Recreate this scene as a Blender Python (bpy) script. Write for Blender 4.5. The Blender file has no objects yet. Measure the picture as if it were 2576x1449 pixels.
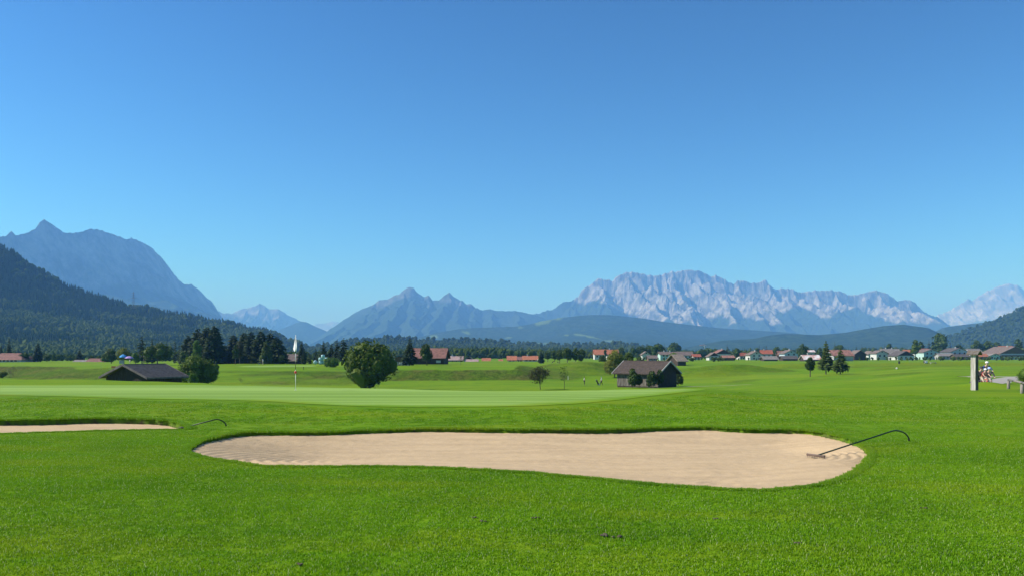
import bpy, bmesh, math, random
import numpy as np
from mathutils import Vector, Matrix

R = math.radians
S = bpy.context.scene
COL = S.collection
random.seed(7)
rng = np.random.default_rng(7)

# ------------------------------------------------------------------ camera, light, sky
F = 2576 * 28.0 / 36.0          # focal length in units of a 2576 px wide picture
CX, HY, ZE = 1288.0, 890.0, 1.7  # picture centre, horizon row, eye height
cam = bpy.data.objects.new('camera', bpy.data.cameras.new('camera'))
COL.objects.link(cam)
cam.location = (0, 0, ZE)
cam.rotation_euler = (R(90), 0, 0)
cam.data.lens = 28.0
cam.data.sensor_width = 36.0
cam.data.shift_y = 165.5 / 2576.0
cam.data.clip_start = 0.1
cam.data.clip_end = 90000
S.camera = cam

SUN_AZ, SUN_EL = R(-87), R(39)     # azimuth measured from the view direction (+Y) clockwise
sd = Vector((math.sin(SUN_AZ) * math.cos(SUN_EL), math.cos(SUN_AZ) * math.cos(SUN_EL), math.sin(SUN_EL)))
sun = bpy.data.objects.new('sun', bpy.data.lights.new('sun', 'SUN'))
COL.objects.link(sun)
sun.data.energy = 4.8
sun.data.angle = R(0.5)
sun.data.color = (1.0, 0.955, 0.90)
sun.rotation_euler = (-sd).to_track_quat('-Z', 'Y').to_euler()
W = bpy.data.worlds.new('World')
S.world = W
W.use_nodes = True
wn, wl = W.node_tree.nodes, W.node_tree.links
wn.clear()
sky = wn.new('ShaderNodeTexSky')
sky.sky_type = 'NISHITA'
sky.sun_disc = False
sky.sun_elevation = SUN_EL
sky.sun_rotation = SUN_AZ
sky.altitude = 900
sky.air_density = 1.15
sky.dust_density = 0.25
sky.ozone_density = 3.0
bg = wn.new('ShaderNodeBackground')
bg.inputs['Strength'].default_value = 0.05
out = wn.new('ShaderNodeOutputWorld')
tint = wn.new('ShaderNodeMix'); tint.data_type = 'RGBA'; tint.blend_type = 'MULTIPLY'
tint.inputs['Factor'].default_value = 1.0
tint.inputs['B'].default_value = (0.27, 0.452, 0.475, 1)
gam = wn.new('ShaderNodeGamma'); gam.inputs['Gamma'].default_value = 1.8
wl.new(sky.outputs[0], gam.inputs[0]); wl.new(gam.outputs[0], tint.inputs['A'])
wl.new(tint.outputs['Result'], bg.inputs[0])
wl.new(bg.outputs[0], out.inputs[0])
S.view_settings.view_transform = 'Standard'
S.view_settings.look = 'None'
S.view_settings.exposure = 0.65
S.view_settings.gamma = 1.0
S.view_settings.use_curve_mapping = False
S.cycles.volume_bounces = 2
HAZE_DENSITY = 1.15e-4
HAZE_COLOR = (0.19, 0.46, 1.0)

# ------------------------------------------------------------------ materials
MATS = {}
def nodes(name):
    m = bpy.data.materials.new(name)
    m.use_nodes = True
    nt = m.node_tree
    b = nt.nodes['Principled BSDF']
    return m, nt, b

def mat(name, col, rough=0.8, var=0.15, scale=3.0, metal=0.0, col2=None, bump=0.0, spec=0.3, stretch=None, obj=False):
    """colour broken up by noise, with optional bump"""
    if name in MATS: return MATS[name]
    m, nt, b = nodes(name)
    N, L = nt.nodes, nt.links
    tc = N.new('ShaderNodeTexCoord')
    mp = N.new('ShaderNodeMapping')
    L.new(tc.outputs['Object'], mp.inputs[0])
    if stretch: mp.inputs['Scale'].default_value = stretch
    n = N.new('ShaderNodeTexNoise'); n.inputs['Scale'].default_value = scale; n.inputs['Detail'].default_value = 5
    L.new(mp.outputs[0], n.inputs[0])
    r = N.new('ShaderNodeMix'); r.data_type = 'RGBA'
    c2 = col2 if col2 else tuple(max(0, c * (1 - 2 * var)) for c in col)
    c1 = col if col2 else tuple(min(1, c * (1 + 2 * var)) for c in col)
    r.inputs['A'].default_value = (*c1, 1); r.inputs['B'].default_value = (*c2, 1)
    cr = N.new('ShaderNodeMapRange'); cr.inputs['From Min'].default_value = 0.35; cr.inputs['From Max'].default_value = 0.65
    L.new(n.outputs['Fac'], cr.inputs['Value']); L.new(cr.outputs[0], r.inputs['Factor'])
    L.new(r.outputs['Result'], b.inputs['Base Color'])
    b.inputs['Roughness'].default_value = rough
    b.inputs['Metallic'].default_value = metal
    b.inputs['Specular IOR Level'].default_value = spec
    if bump:
        bp = N.new('ShaderNodeBump'); bp.inputs['Strength'].default_value = bump; bp.inputs['Distance'].default_value = 0.05
        L.new(n.outputs['Fac'], bp.inputs['Height']); L.new(bp.outputs[0], b.inputs['Normal'])
    MATS[name] = m
    return m

def leaf_mat(name, c1, c2, trans=0.35, scale=0.6, rough=0.6, spec=0.25):
    """foliage: noise-mixed colour, random per island, some light passing through"""
    if name in MATS: return MATS[name]
    m, nt, b = nodes(name)
    N, L = nt.nodes, nt.links
    g = N.new('ShaderNodeNewGeometry')
    oi = N.new('ShaderNodeObjectInfo')
    n = N.new('ShaderNodeTexNoise'); n.inputs['Scale'].default_value = scale; n.inputs['Detail'].default_value = 3
    L.new(g.outputs['Position'], n.inputs[0])
    a = N.new('ShaderNodeMath'); a.operation = 'MULTIPLY_ADD'; a.inputs[1].default_value = 0.55
    L.new(g.outputs['Random Per Island'], a.inputs[0])
    s_ = N.new('ShaderNodeMath'); s_.operation = 'MULTIPLY'; s_.inputs[1].default_value = 0.45
    L.new(n.outputs['Fac'], s_.inputs[0]); L.new(s_.outputs[0], a.inputs[2])
    a2 = N.new('ShaderNodeMath'); a2.operation = 'MULTIPLY_ADD'; a2.inputs[1].default_value = 0.25
    L.new(oi.outputs['Random'], a2.inputs[0]); L.new(a.outputs[0], a2.inputs[2])
    r = N.new('ShaderNodeMix'); r.data_type = 'RGBA'
    r.inputs['A'].default_value = (*c1, 1); r.inputs['B'].default_value = (*c2, 1)
    L.new(a2.outputs[0], r.inputs['Factor'])
    L.new(r.outputs['Result'], b.inputs['Base Color'])
    b.inputs['Roughness'].default_value = rough
    b.inputs['Specular IOR Level'].default_value = spec
    t = N.new('ShaderNodeBsdfTranslucent'); L.new(r.outputs['Result'], t.inputs[0])
    ms = N.new('ShaderNodeMixShader'); ms.inputs[0].default_value = trans
    L.new(b.outputs[0], ms.inputs[1]); L.new(t.outputs[0], ms.inputs[2])
    L.new(ms.outputs[0], N['Material Output'].inputs['Surface'])
    MATS[name] = m
    return m

# ------------------------------------------------------------------ projection and noise helpers
def PX(px, Y): return (px - CX) / F * Y
def PZ(py, Y): return ZE - (py - HY) / F * Y

def _hash(ix, iy, seed):
    h = (ix.astype(np.int64) * 374761393 + iy.astype(np.int64) * 668265263 + seed * 1442695041) & 0x7fffffff
    h = ((h ^ (h >> 13)) * 1274126177) & 0x7fffffff
    h = h ^ (h >> 16)
    return (h & 0xffff) / 65535.0

def vn(x, y, seed=0):
    x = np.asarray(x, float); y = np.asarray(y, float)
    x, y = np.broadcast_arrays(x, y)
    ix = np.floor(x); iy = np.floor(y)
    fx = x - ix; fy = y - iy
    ux = fx * fx * fx * (fx * (fx * 6 - 15) + 10); uy = fy * fy * fy * (fy * (fy * 6 - 15) + 10)
    a = _hash(ix, iy, seed); b = _hash(ix + 1, iy, seed)
    c = _hash(ix, iy + 1, seed); d = _hash(ix + 1, iy + 1, seed)
    return (a * (1 - ux) + b * ux) * (1 - uy) + (c * (1 - ux) + d * ux) * uy

def fbm(x, y, seed=0, oct=5, gain=0.5):
    s = 0; amp = 1; tot = 0
    for o in range(oct):
        s = s + amp * vn(x * 2 ** o + 13.7 * o, y * 2 ** o - 7.1 * o, seed + o)
        tot += amp; amp *= gain
    return s / tot

def ridged(x, y, seed=0, oct=5, gain=0.5, pw=1.6):
    s = 0; amp = 1; tot = 0
    for o in range(oct):
        n = 1 - np.abs(2 * vn(x * 2 ** o + 5.3 * o, y * 2 ** o + 9.1 * o, seed + o) - 1)
        s = s + amp * n ** pw
        tot += amp; amp *= gain
    return s / tot

def sst(a, b, x):
    t = np.clip((x - a) / (b - a), 0, 1)
    return t * t * (3 - 2 * t)

# ------------------------------------------------------------------ object helpers
def link_np(name, V, T, material, parent=None, smooth=False, quads=None):
    """mesh from numpy arrays: V (n,3), T (m,3 or 4)"""
    me = bpy.data.meshes.new(name)
    V = np.asarray(V, np.float32); T = np.asarray(T, np.int32)
    k = T.shape[1]
    me.vertices.add(len(V)); me.vertices.foreach_set('co', V.ravel())
    me.loops.add(T.size); me.loops.foreach_set('vertex_index', T.ravel())
    me.polygons.add(len(T))
    me.polygons.foreach_set('loop_start', np.arange(0, T.size, k, dtype=np.int32))
    me.polygons.foreach_set('loop_total', np.full(len(T), k, np.int32))
    me.polygons.foreach_set('use_smooth', np.full(len(T), bool(smooth)))
    me.update(calc_edges=True)
    if material: me.materials.append(material)
    o = bpy.data.objects.new(name, me)
    COL.objects.link(o)
    if parent: o.parent = parent
    return o

def attr(o, name, vals):
    a = o.data.attributes.new(name, 'FLOAT', 'POINT')
    a.data.foreach_set('value', np.asarray(vals, np.float32).ravel())

def link_me(name, me, parent=None):
    o = bpy.data.objects.new(name, me)
    COL.objects.link(o)
    if parent: o.parent = parent
    return o

def tag(o, label=None, cat=None, group=None, kind=None):
    if label: o['label'] = label
    if cat: o['category'] = cat
    if group: o['group'] = group
    if kind: o['kind'] = kind
    return o

def thing(name, loc, label, cat, group=None, rz=0.0, sc=1.0):
    o = bpy.data.objects.new(name, None)
    o.empty_display_size = 0.2
    COL.objects.link(o)
    o.location = loc; o.rotation_euler = (0, 0, rz); o.scale = (sc, sc, sc) if not hasattr(sc, '__len__') else sc
    return tag(o, label, cat, group)

class MB:
    def __init__(s): s.v = []; s.f = []
    def quad(s, *p):
        i = len(s.v); s.v += [tuple(q) for q in p]; s.f.append(tuple(range(i, i + len(p)))); return s
    def box(s, c, d, rz=0.0):
        cx, cy, cz = c; hx, hy, hz = d[0] / 2, d[1] / 2, d[2] / 2
        i = len(s.v); co, si = math.cos(rz), math.sin(rz)
        for z in (-hz, hz):
            for x, y in ((-hx, -hy), (hx, -hy), (hx, hy), (-hx, hy)):
                s.v.append((cx + x * co - y * si, cy + x * si + y * co, cz + z))
        for f in ((3, 2, 1, 0), (4, 5, 6, 7), (0, 1, 5, 4), (1, 2, 6, 5), (2, 3, 7, 6), (3, 0, 4, 7)):
            s.f.append(tuple(i + k for k in f))
        return s
    def prism(s, pts, off):
        """polygon pts (3D) extruded by vector off"""
        n = len(pts); i = len(s.v); off = Vector(off)
        for p in pts: s.v.append(tuple(p))
        for p in pts: s.v.append(tuple(Vector(p) + off))
        s.f.append(tuple(i + k for k in range(n - 1, -1, -1)))
        s.f.append(tuple(i + n + k for k in range(n)))
        for k in range(n):
            j = (k + 1) % n
            s.f.append((i + k, i + j, i + n + j, i + n + k))
        return s
    def tube(s, pts, r, n=6, cap=True):
        P = [Vector(p) for p in pts]
        rr = r if hasattr(r, '__len__') else [r] * len(P)
        i = len(s.v)
        for k, p in enumerate(P):
            d = (P[min(k + 1, len(P) - 1)] - P[max(k - 1, 0)]).normalized()
            up = Vector((0, 0, 1)) if abs(d.z) < 0.95 else Vector((1, 0, 0))
            a = d.cross(up).normalized(); b = a.cross(d)
            for q in range(n):
                t = 2 * math.pi * q / n
                s.v.append(tuple(p + (a * math.cos(t) + b * math.sin(t)) * rr[k]))
        for k in range(len(P) - 1):
            for q in range(n):
                w = (q + 1) % n
                s.f.append((i + k * n + q, i + k * n + w, i + (k + 1) * n + w, i + (k + 1) * n + q))
        if cap:
            s.f.append(tuple(i + q for q in range(n - 1, -1, -1)))
            s.f.append(tuple(i + (len(P) - 1) * n + q for q in range(n)))
        return s
    def lathe(s, c, prof, n=12, sx=1.0, sy=1.0):
        i = len(s.v)
        for r, z in prof:
            for q in range(n):
                t = 2 * math.pi * q / n
                s.v.append((c[0] + r * sx * math.cos(t), c[1] + r * sy * math.sin(t), c[2] + z))
        for k in range(len(prof) - 1):
            for q in range(n):
                w = (q + 1) % n
                s.f.append((i + k * n + q, i + k * n + w, i + (k + 1) * n + w, i + (k + 1) * n + q))
        return s
    def ball(s, c, r, n=8, sz=1.0):
        prof = [(max(1e-4, r * math.sin(math.pi * k / n)), -r * sz * math.cos(math.pi * k / n)) for k in range(n + 1)]
        return s.lathe(c, prof, n + 2)
    def ring(s, c, rad, r, axis='y', n=20, m=5):
        pts = []
        i = len(s.v)
        for k in range(n):
            t = 2 * math.pi * k / n
            for q in range(m):
                u = 2 * math.pi * q / m
                rr = rad + r * math.cos(u)
                a, b, h = rr * math.cos(t), rr * math.sin(t), r * math.sin(u)
                s.v.append((c[0] + a, c[1] + h, c[2] + b) if axis == 'y' else (c[0] + a, c[1] + b, c[2] + h))
        for k in range(n):
            for q in range(m):
                k2, q2 = (k + 1) % n, (q + 1) % m
                s.f.append((i + k * m + q, i + k2 * m + q, i + k2 * m + q2, i + k * m + q2))
        return s
    def build(s, name, material, parent=None, smooth=False, bevel=0.0):
        me = bpy.data.meshes.new(name)
        me.from_pydata(s.v, [], s.f)
        me.update()
        bm = bmesh.new(); bm.from_mesh(me)
        bmesh.ops.recalc_face_normals(bm, faces=bm.faces)
        bm.to_mesh(me); bm.free()
        if smooth:
            me.polygons.foreach_set('use_smooth', [True] * len(me.polygons))
        me.materials.append(material)
        o = link_me(name, me, parent)
        if bevel:
            b = o.modifiers.new('b', 'BEVEL'); b.width = bevel; b.segments = 2; b.limit_method = 'ANGLE'
        return o

def copy_tree(o, parent=None):
    c = o.copy(); COL.objects.link(c)
    if parent: c.parent = parent
    for ch in [q for q in bpy.data.objects if q.parent == o]:
        copy_tree(ch, c)
    return c

# ------------------------------------------------------------------ terrain
# heights relative to the eye for a set of bearings (px) and distances (Y)
TY = np.array([0, 19, 22, 27, 31, 36, 45, 60, 85, 100, 120, 135, 155, 165, 175, 190, 205, 225, 250, 300, 400, 560, 1200.])
TPX = np.array([-1500, 0, 200, 370, 500, 580, 880, 945, 1290, 1360, 1480, 1600, 1760, 1950, 2150, 2400, 2580, 4000.])
T_ = {
 -1500:[-1.7,-1.62,-1.5,-1.4,-1.38,-1.38,-1.42,-2.6,-4.5,-5.2,-6.2,-6.7,-6.7,-6.7,-6.7,-6.75,-6.8,-6.6,-3.5,-3.45,-3.6,-3.9,-3.9],
 0:    [-1.7,-1.62,-1.5,-1.4,-1.39,-1.39,-1.44,-2.6,-4.5,-5.2,-6.2,-6.7,-6.7,-6.7,-6.7,-6.75,-6.8,-6.5,-3.5,-3.4,-3.6,-3.9,-3.9],
 200:  [-1.7,-1.64,-1.5,-1.4,-1.39,-1.39,-1.44,-2.7,-4.6,-5.3,-6.2,-6.7,-6.7,-6.7,-6.7,-6.8,-6.6,-4.3,-3.5,-3.4,-3.6,-3.9,-3.9],
 370:  [-1.7,-1.66,-1.5,-1.4,-1.38,-1.40,-1.54,-2.9,-4.8,-5.4,-6.2,-6.7,-6.7,-6.7,-6.5,-5.9,-4.6,-3.7,-3.4,-3.5,-3.7,-3.9,-3.9],
 500:  [-1.7,-1.68,-1.5,-1.4,-1.38,-1.41,-1.62,-3.0,-4.9,-5.6,-6.3,-6.8,-6.6,-6.2,-5.5,-4.5,-3.7,-3.5,-3.35,-3.5,-3.7,-3.9,-3.9],
 580:  [-1.7,-1.69,-1.5,-1.4,-1.38,-1.44,-1.80,-3.1,-5.0,-5.7,-6.4,-6.9,-6.9,-6.4,-5.6,-4.6,-3.7,-3.5,-3.3,-3.5,-3.7,-3.9,-3.9],
 880:  [-1.7,-1.69,-1.5,-1.4,-1.40,-1.52,-2.05,-3.3,-5.2,-5.9,-6.5,-6.9,-6.95,-6.9,-6.2,-4.8,-3.7,-3.5,-3.3,-3.6,-3.7,-3.9,-3.9],
 945:  [-1.7,-1.69,-1.5,-1.4,-1.40,-1.55,-2.10,-3.3,-5.2,-5.9,-6.4,-6.6,-6.7,-6.75,-6.8,-6.55,-3.9,-3.55,-3.5,-3.6,-3.7,-3.9,-3.9],
 1290: [-1.7,-1.69,-1.5,-1.4,-1.46,-1.70,-2.30,-3.4,-5.0,-5.6,-5.9,-6.05,-6.3,-6.5,-6.6,-6.5,-3.9,-3.55,-3.5,-3.6,-3.8,-3.9,-3.9],
 1360: [-1.7,-1.69,-1.52,-1.4,-1.46,-1.70,-2.30,-3.4,-4.9,-5.5,-5.9,-6.05,-6.3,-6.6,-6.7,-6.6,-5.6,-4.4,-3.9,-3.7,-3.9,-3.9,-3.9],
 1480: [-1.7,-1.69,-1.56,-1.42,-1.44,-1.66,-2.20,-3.2,-4.7,-5.2,-5.7,-6.0,-6.2,-6.5,-6.7,-6.8,-6.5,-5.6,-4.8,-4.1,-3.9,-3.9,-3.9],
 1600: [-1.7,-1.69,-1.6,-1.45,-1.42,-1.60,-2.1,-3.1,-4.5,-5.0,-5.6,-5.9,-6.1,-6.4,-6.6,-6.8,-6.6,-5.6,-4.6,-4.1,-3.9,-3.9,-3.9],
 1760: [-1.7,-1.69,-1.64,-1.5,-1.42,-1.58,-2.0,-2.9,-4.1,-4.6,-5.2,-5.6,-6.0,-6.2,-6.4,-6.5,-6.2,-5.3,-4.4,-4.0,-3.9,-3.9,-3.9],
 1950: [-1.7,-1.7,-1.68,-1.6,-1.6,-1.72,-2.05,-2.8,-3.8,-4.2,-4.7,-5.0,-5.4,-5.5,-5.5,-5.6,-5.7,-5.4,-4.8,-4.1,-3.9,-3.9,-3.9],
 2150: [-1.7,-1.7,-1.7,-1.66,-1.66,-1.72,-1.95,-2.5,-3.2,-3.6,-4.1,-4.4,-4.8,-4.9,-5.0,-5.1,-5.1,-4.9,-4.6,-4.1,-3.9,-3.9,-3.9],
 2400: [-1.7,-1.7,-1.72,-1.72,-1.73,-1.76,-1.9,-2.25,-2.42,-2.6,-2.95,-3.25,-3.6,-3.65,-3.7,-3.85,-4.0,-4.0,-4.0,-4.0,-3.9,-3.9,-3.9],
 2580: [-1.7,-1.7,-1.72,-1.74,-1.75,-1.78,-1.9,-2.3,-2.42,-2.6,-2.9,-3.2,-3.5,-3.6,-3.7,-3.8,-3.9,-4.0,-4.0,-4.0,-3.9,-3.9,-3.9],
 4000: [-1.7,-1.7,-1.72,-1.74,-1.75,-1.78,-1.9,-2.2,-2.4,-2.6,-2.9,-3.2,-3.5,-3.6,-3.7,-3.8,-3.9,-4.0,-4.0,-4.0,-3.9,-3.9,-3.9]}
TZ = np.array([T_[int(p)] for p in TPX])

def poly_px2(pts):
    o = []
    for x, y in pts:
        r_ = 1.775 - 0.085 * float(np.clip((y - 1100) / 55.0, 0, 1))
        if x < 640 and y > 1120: r_ = 1.70
        o.append((PX(x, r_ * F / (y - HY)), r_ * F / (y - HY)))
    return np.array(o)

def poly_px(pts, rel):
    return np.array([(PX(x, rel * F / (y - HY)), rel * F / (y - HY)) for x, y in pts])

BUNK = poly_px2([(468,1137),(482,1127),(508,1117),(545,1110),(575,1103),(629,1096.5),(699,1097),(798,1096.5),(850,1095),(897,1092),(996,1090),(1065,1087.5),
 (1180,1090),(1300,1091.5),(1420,1090),(1540,1090),(1633,1085.5),(1700,1084),(1743,1083),(1798,1083.5),(1826,1087),(1894,1090),(1977,1089.5),(2046,1093),(2101,1103),
 (2150,1117),(2175,1130),(2186,1141.5),(2187,1150),(2178,1161),(2137,1191),(2101,1207.6),(2050,1217),(1991,1224),(1922,1230),(1825,1228),(1715,1221),(1633,1214),
 (1550,1206),(1450,1196),(1300,1184),(1180,1178),(1065,1173.5),(930,1171),(798,1172),(700,1172),(654,1170.5),(600,1163),(537,1156),(496,1147)])
def smooth_poly(P, n=3):
    for _ in range(n):
        Q = []
        for i in range(len(P)):
            a, b = P[i], P[(i + 1) % len(P)]
            Q += [a * 0.75 + b * 0.25, a * 0.25 + b * 0.75]
        P = np.array(Q)
    return P
BUNK = smooth_poly(BUNK, 1)
bl_near = [(-500,1122),(-250,1111),(0,1098),(174,1091.5),(322,1087),(440,1084.8),(484,1083)]
bl_far = [(446,1080),(372,1076.5),(248,1075.5),(99,1079.5),(0,1082),(-150,1084),(-400,1090),(-520,1100)]
BUNK2 = smooth_poly(np.vstack([poly_px(bl_near, 1.70), poly_px(bl_far, 1.85)]), 1)

def sdf(P, x, y):
    """signed distance to polygon, negative inside; also arc position of nearest point"""
    x = np.asarray(x, float); y = np.asarray(y, float)
    best = np.full(x.shape, 1e9); inside = np.zeros(x.shape, bool)
    n = len(P)
    for i in range(n):
        ax, ay = P[i]; bx, by = P[(i + 1) % n]
        dx, dy = bx - ax, by - ay
        t = np.clip(((x - ax) * dx + (y - ay) * dy) / (dx * dx + dy * dy), 0, 1)
        d = (x - ax - t * dx) ** 2 + (y - ay - t * dy) ** 2
        best = np.minimum(best, d)
        c = ((ay > y) != (by > y)) & (x < (bx - ax) * (y - ay) / (by - ay + 1e-12) + ax)
        inside ^= c
    return np.where(inside, -1, 1) * np.sqrt(best)

def base_h(X, Y):
    X = np.asarray(X, float); Y = np.asarray(Y, float)
    X, Y = np.broadcast_arrays(X, Y)
    Ys = np.maximum(Y, 0.5)
    px = np.clip(CX + X / Ys * F, TPX[0], TPX[-1])
    fy = np.clip(np.searchsorted(TY, Ys, side='right') - 1, 0, len(TY) - 2)
    ty = np.clip((Ys - TY[fy]) / (TY[fy + 1] - TY[fy]), 0, 1)
    fx = np.clip(np.searchsorted(TPX, px, side='right') - 1, 0, len(TPX) - 2)
    tx = (px - TPX[fx]) / (TPX[fx + 1] - TPX[fx])
    tx = tx * tx * (3 - 2 * tx)
    # smooth (Catmull-Rom like, limited) interpolation in Y
    def g(ix, iy):
        return TZ[ix, np.clip(iy, 0, len(TY) - 1)]
    def row(ix):
        p1, p2 = g(ix, fy), g(ix, fy + 1)
        h = TY[fy + 1] - TY[fy]
        hm = TY[fy] - TY[np.maximum(fy - 1, 0)]
        hp = TY[np.minimum(fy + 2, len(TY) - 1)] - TY[fy + 1]
        s0 = (p2 - p1) / h
        sm = np.where(hm > 0, (p1 - g(ix, fy - 1)) / np.maximum(hm, 1e-6), s0)
        sp = np.where(hp > 0, (g(ix, fy + 2) - p2) / np.maximum(hp, 1e-6), s0)
        m1 = np.where(sm * s0 > 0, 2 * sm * s0 / (sm + s0 + 1e-12 * np.sign(sm + s0 + 1e-15)), 0)
        m2 = np.where(sp * s0 > 0, 2 * sp * s0 / (sp + s0 + 1e-12 * np.sign(sp + s0 + 1e-15)), 0)
        t = ty; t2 = t * t; t3 = t2 * t
        return (2*t3-3*t2+1)*p1 + (t3-2*t2+t)*h*m1 + (-2*t3+3*t2)*p2 + (t3-t2)*h*m2
    z = ZE + row(fx) * (1 - tx) + row(fx + 1) * tx
    return z

def bumpg(X, Y, px, Yc, wx, wy, h):
    xc = PX(px, Yc)
    return h * np.exp(-((X - xc) / wx) ** 2 - ((Y - Yc) / wy) ** 2)

def ground_z(X, Y, holes=False):
    X = np.asarray(X, float); Y = np.asarray(Y, float)
    z = base_h(X, Y)
    z = z + 0.05 * (fbm(X / 3.5, Y / 3.5, 3, 3) - 0.5) * sst(3, 8, Y) * (1 - sst(17, 20, Y))
    far = sst(50, 110, Y)
    z = z + far * 0.75 * (fbm(X / 38, Y / 30, 11, 3) - 0.5) * (1 - sst(320, 500, Y))
    # rounded mounds of the fairway
    z = z + bumpg(X, Y, 1466, 240, 6, 12, 2.4) + bumpg(X, Y, 1515, 255, 7, 14, 2.2) + bumpg(X, Y, 1400, 240, 5, 10, 0.8)
    z = z + bumpg(X, Y, 1850, 235, 13, 5, 1.9) + bumpg(X, Y, 1790, 215, 8, 4.5, 1.5)
    z = z + bumpg(X, Y, 1990, 262, 15, 5, 1.5) + bumpg(X, Y, 2070, 280, 12, 7, 1.3) + bumpg(X, Y, 2380, 270, 34, 7, 1.6)
    z = z + bumpg(X, Y, 2260, 225, 14, 6, 1.0) + bumpg(X, Y, 2240, 110, 10, 9, 0.35)
    # little bank in front of the cyclists and the dip of their path
    z = z + bumpg(X, Y, 2480, 47.5, 1.3, 1.8, 0.30)
    z = z - bumpg(X, Y, 2478, 55, 1.5, 3.6, 0.48)
    # crease above the bank foot
    if holes:
        m = (Y > 8) & (Y < 22)
        if m.any():
            for P in (BUNK, BUNK2):
                d = np.full(np.shape(X), 9.0)
                d[m] = sdf(P, X[m], Y[m])
                d = d + 0.05 * (fbm(X * 4, Y * 4, 5, 2) - 0.5)
                z = z + 0.006 * np.exp(-(d / 0.25) ** 2) * (d > 0)
                z = z - 0.36 * sst(0.0, -0.10, d)
    return z

def sand_z(X, Y, P, lip_far, lip_near):
    d = sdf(P, X, Y)
    yc = P[:, 1].mean(); h = (P[:, 1].max() - P[:, 1].min()) / 2
    back = sst(-0.6, 0.7, (Y - yc) / h)
    z = base_h(X, Y) - (lip_near * (1 - back) + lip_far * back)
    z = z - 0.10 * sst(0, 1.8, -d) + 0.04 * (fbm(X / 2.2, Y / 2.2, 21, 3) - 0.5)
    return z, d

def ground_hit(px, py, y0=110, y1=600):
    Ys = np.arange(y0, y1, 0.5)
    z = ground_z(PX(px, Ys), Ys)
    p = HY - (z - ZE) * F / Ys
    k = np.where(p <= py)[0]
    Y = float(Ys[k[0]]) if len(k) else float(y1)
    return Y

def gz(X, Y): return float(ground_z(np.array([X]), np.array([Y]))[0])

# grass colour shared by turf sheet and blades
def grass_nodes(nt, b, scale=1.0, light=1.0, blades=False):
    N, L = nt.nodes, nt.links
    g = N.new('ShaderNodeNewGeometry')
    def noise(sc, det=4, st=None, rough=0.55):
        n = N.new('ShaderNodeTexNoise'); n.inputs['Scale'].default_value = sc; n.inputs['Detail'].default_value = det
        n.inputs['Roughness'].default_value = rough
        if st:
            mp = N.new('ShaderNodeMapping'); mp.inputs['Scale'].default_value = st
            mp.inputs['Rotation'].default_value = (0, 0, R(8))
            L.new(g.outputs['Position'], mp.inputs[0]); L.new(mp.outputs[0], n.inputs[0])
        else: L.new(g.outputs['Position'], n.inputs[0])
        return n
    def rng_(s, a, b_, lo=0.0, hi=1.0):
        m = N.new('ShaderNodeMapRange'); m.inputs['From Min'].default_value = a; m.inputs['From Max'].default_value = b_
        m.inputs['To Min'].default_value = lo; m.inputs['To Max'].default_value = hi
        L.new(s, m.inputs['Value']); return m.outputs[0]
    def mix(f, a, b_):
        m = N.new('ShaderNodeMix'); m.data_type = 'RGBA'
        if isinstance(f, float): m.inputs['Factor'].default_value = f
        else: L.new(f, m.inputs['Factor'])
        for k, v in (('A', a), ('B', b_)):
            if isinstance(v, tuple): m.inputs[k].default_value = (*v, 1)
            else: L.new(v, m.inputs[k])
        return m.outputs['Result']
    l = light
    big = noise(0.35, 4)
    band = noise(0.10, 3, (0.35, 1.6, 1))
    c = mix(rng_(big.outputs['Fac'], 0.35, 0.65), (0.130*l, 0.265*l, 0.004*l), (0.088*l, 0.200*l, 0.003*l))
    c = mix(rng_(band.outputs['Fac'], 0.42, 0.66, 0, 0.6), c, (0.155*l, 0.275*l, 0.006*l))
    warmn = noise(0.55, 5, (0.45, 1.0, 1), 0.6)
    c = mix(rng_(warmn.outputs['Fac'], 0.48, 0.64, 0, 0.75), c, (0.205*l, 0.275*l, 0.008*l))
    drk = noise(0.9, 5, (0.4, 1.0, 1), 0.65)
    c = mix(rng_(drk.outputs['Fac'], 0.50, 0.68, 0, 0.6), c, (0.058*l, 0.155*l, 0.004*l))
    med = noise(3.2, 4)
    c = mix(rng_(med.outputs['Fac'], 0.4, 0.68, 0, 0.5), c, (0.16*l, 0.265*l, 0.008*l))
    return c, noise, rng_, mix, g

m_turf, nt, b = nodes('turf')
c, noise, rng_, mix, g = grass_nodes(nt, b)
N, L = nt.nodes, nt.links
fine = noise(38, 3, None, 0.7)
mid = noise(9, 4, (0.5, 1.3, 1), 0.7)
c = mix(rng_(fine.outputs['Fac'], 0.42, 0.62, 0, 0.5), c, (0.045, 0.11, 0.006))
at = N.new('ShaderNodeAttribute'); at.attribute_name = 'rough'
dryn = noise(0.22, 5, (0.6, 0.35, 1.0), 0.65)
tuf = noise(1.1, 5, (0.8, 0.5, 1.6), 0.75)
dry = mix(rng_(dryn.outputs['Fac'], 0.42, 0.64), (0.088, 0.160, 0.006), (0.135, 0.125, 0.030))
dry = mix(rng_(tuf.outputs['Fac'], 0.42, 0.6, 0, 0.75), dry, (0.036, 0.070, 0.008))
c = mix(at.outputs['Fac'], c, dry)
at2 = N.new('ShaderNodeAttribute'); at2.attribute_name = 'path'
pn = noise(6, 4)
c = mix(at2.outputs['Fac'], c, mix(rng_(pn.outputs['Fac'], 0.35, 0.65), (0.46, 0.42, 0.36), (0.36, 0.33, 0.28)))
at3 = N.new('ShaderNodeAttribute'); at3.attribute_name = 'soil'
c = mix(at3.outputs['Fac'], c, (0.06, 0.045, 0.03))
wide = noise(0.035, 4, (0.22, 1.0, 1.0), 0.6)
wide2 = noise(0.12, 4, (0.25, 1.0, 1.0), 0.65)
c = mix(rng_(wide.outputs['Fac'], 0.46, 0.60, 0, 0.55), c, (0.175, 0.25, 0.012))
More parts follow.
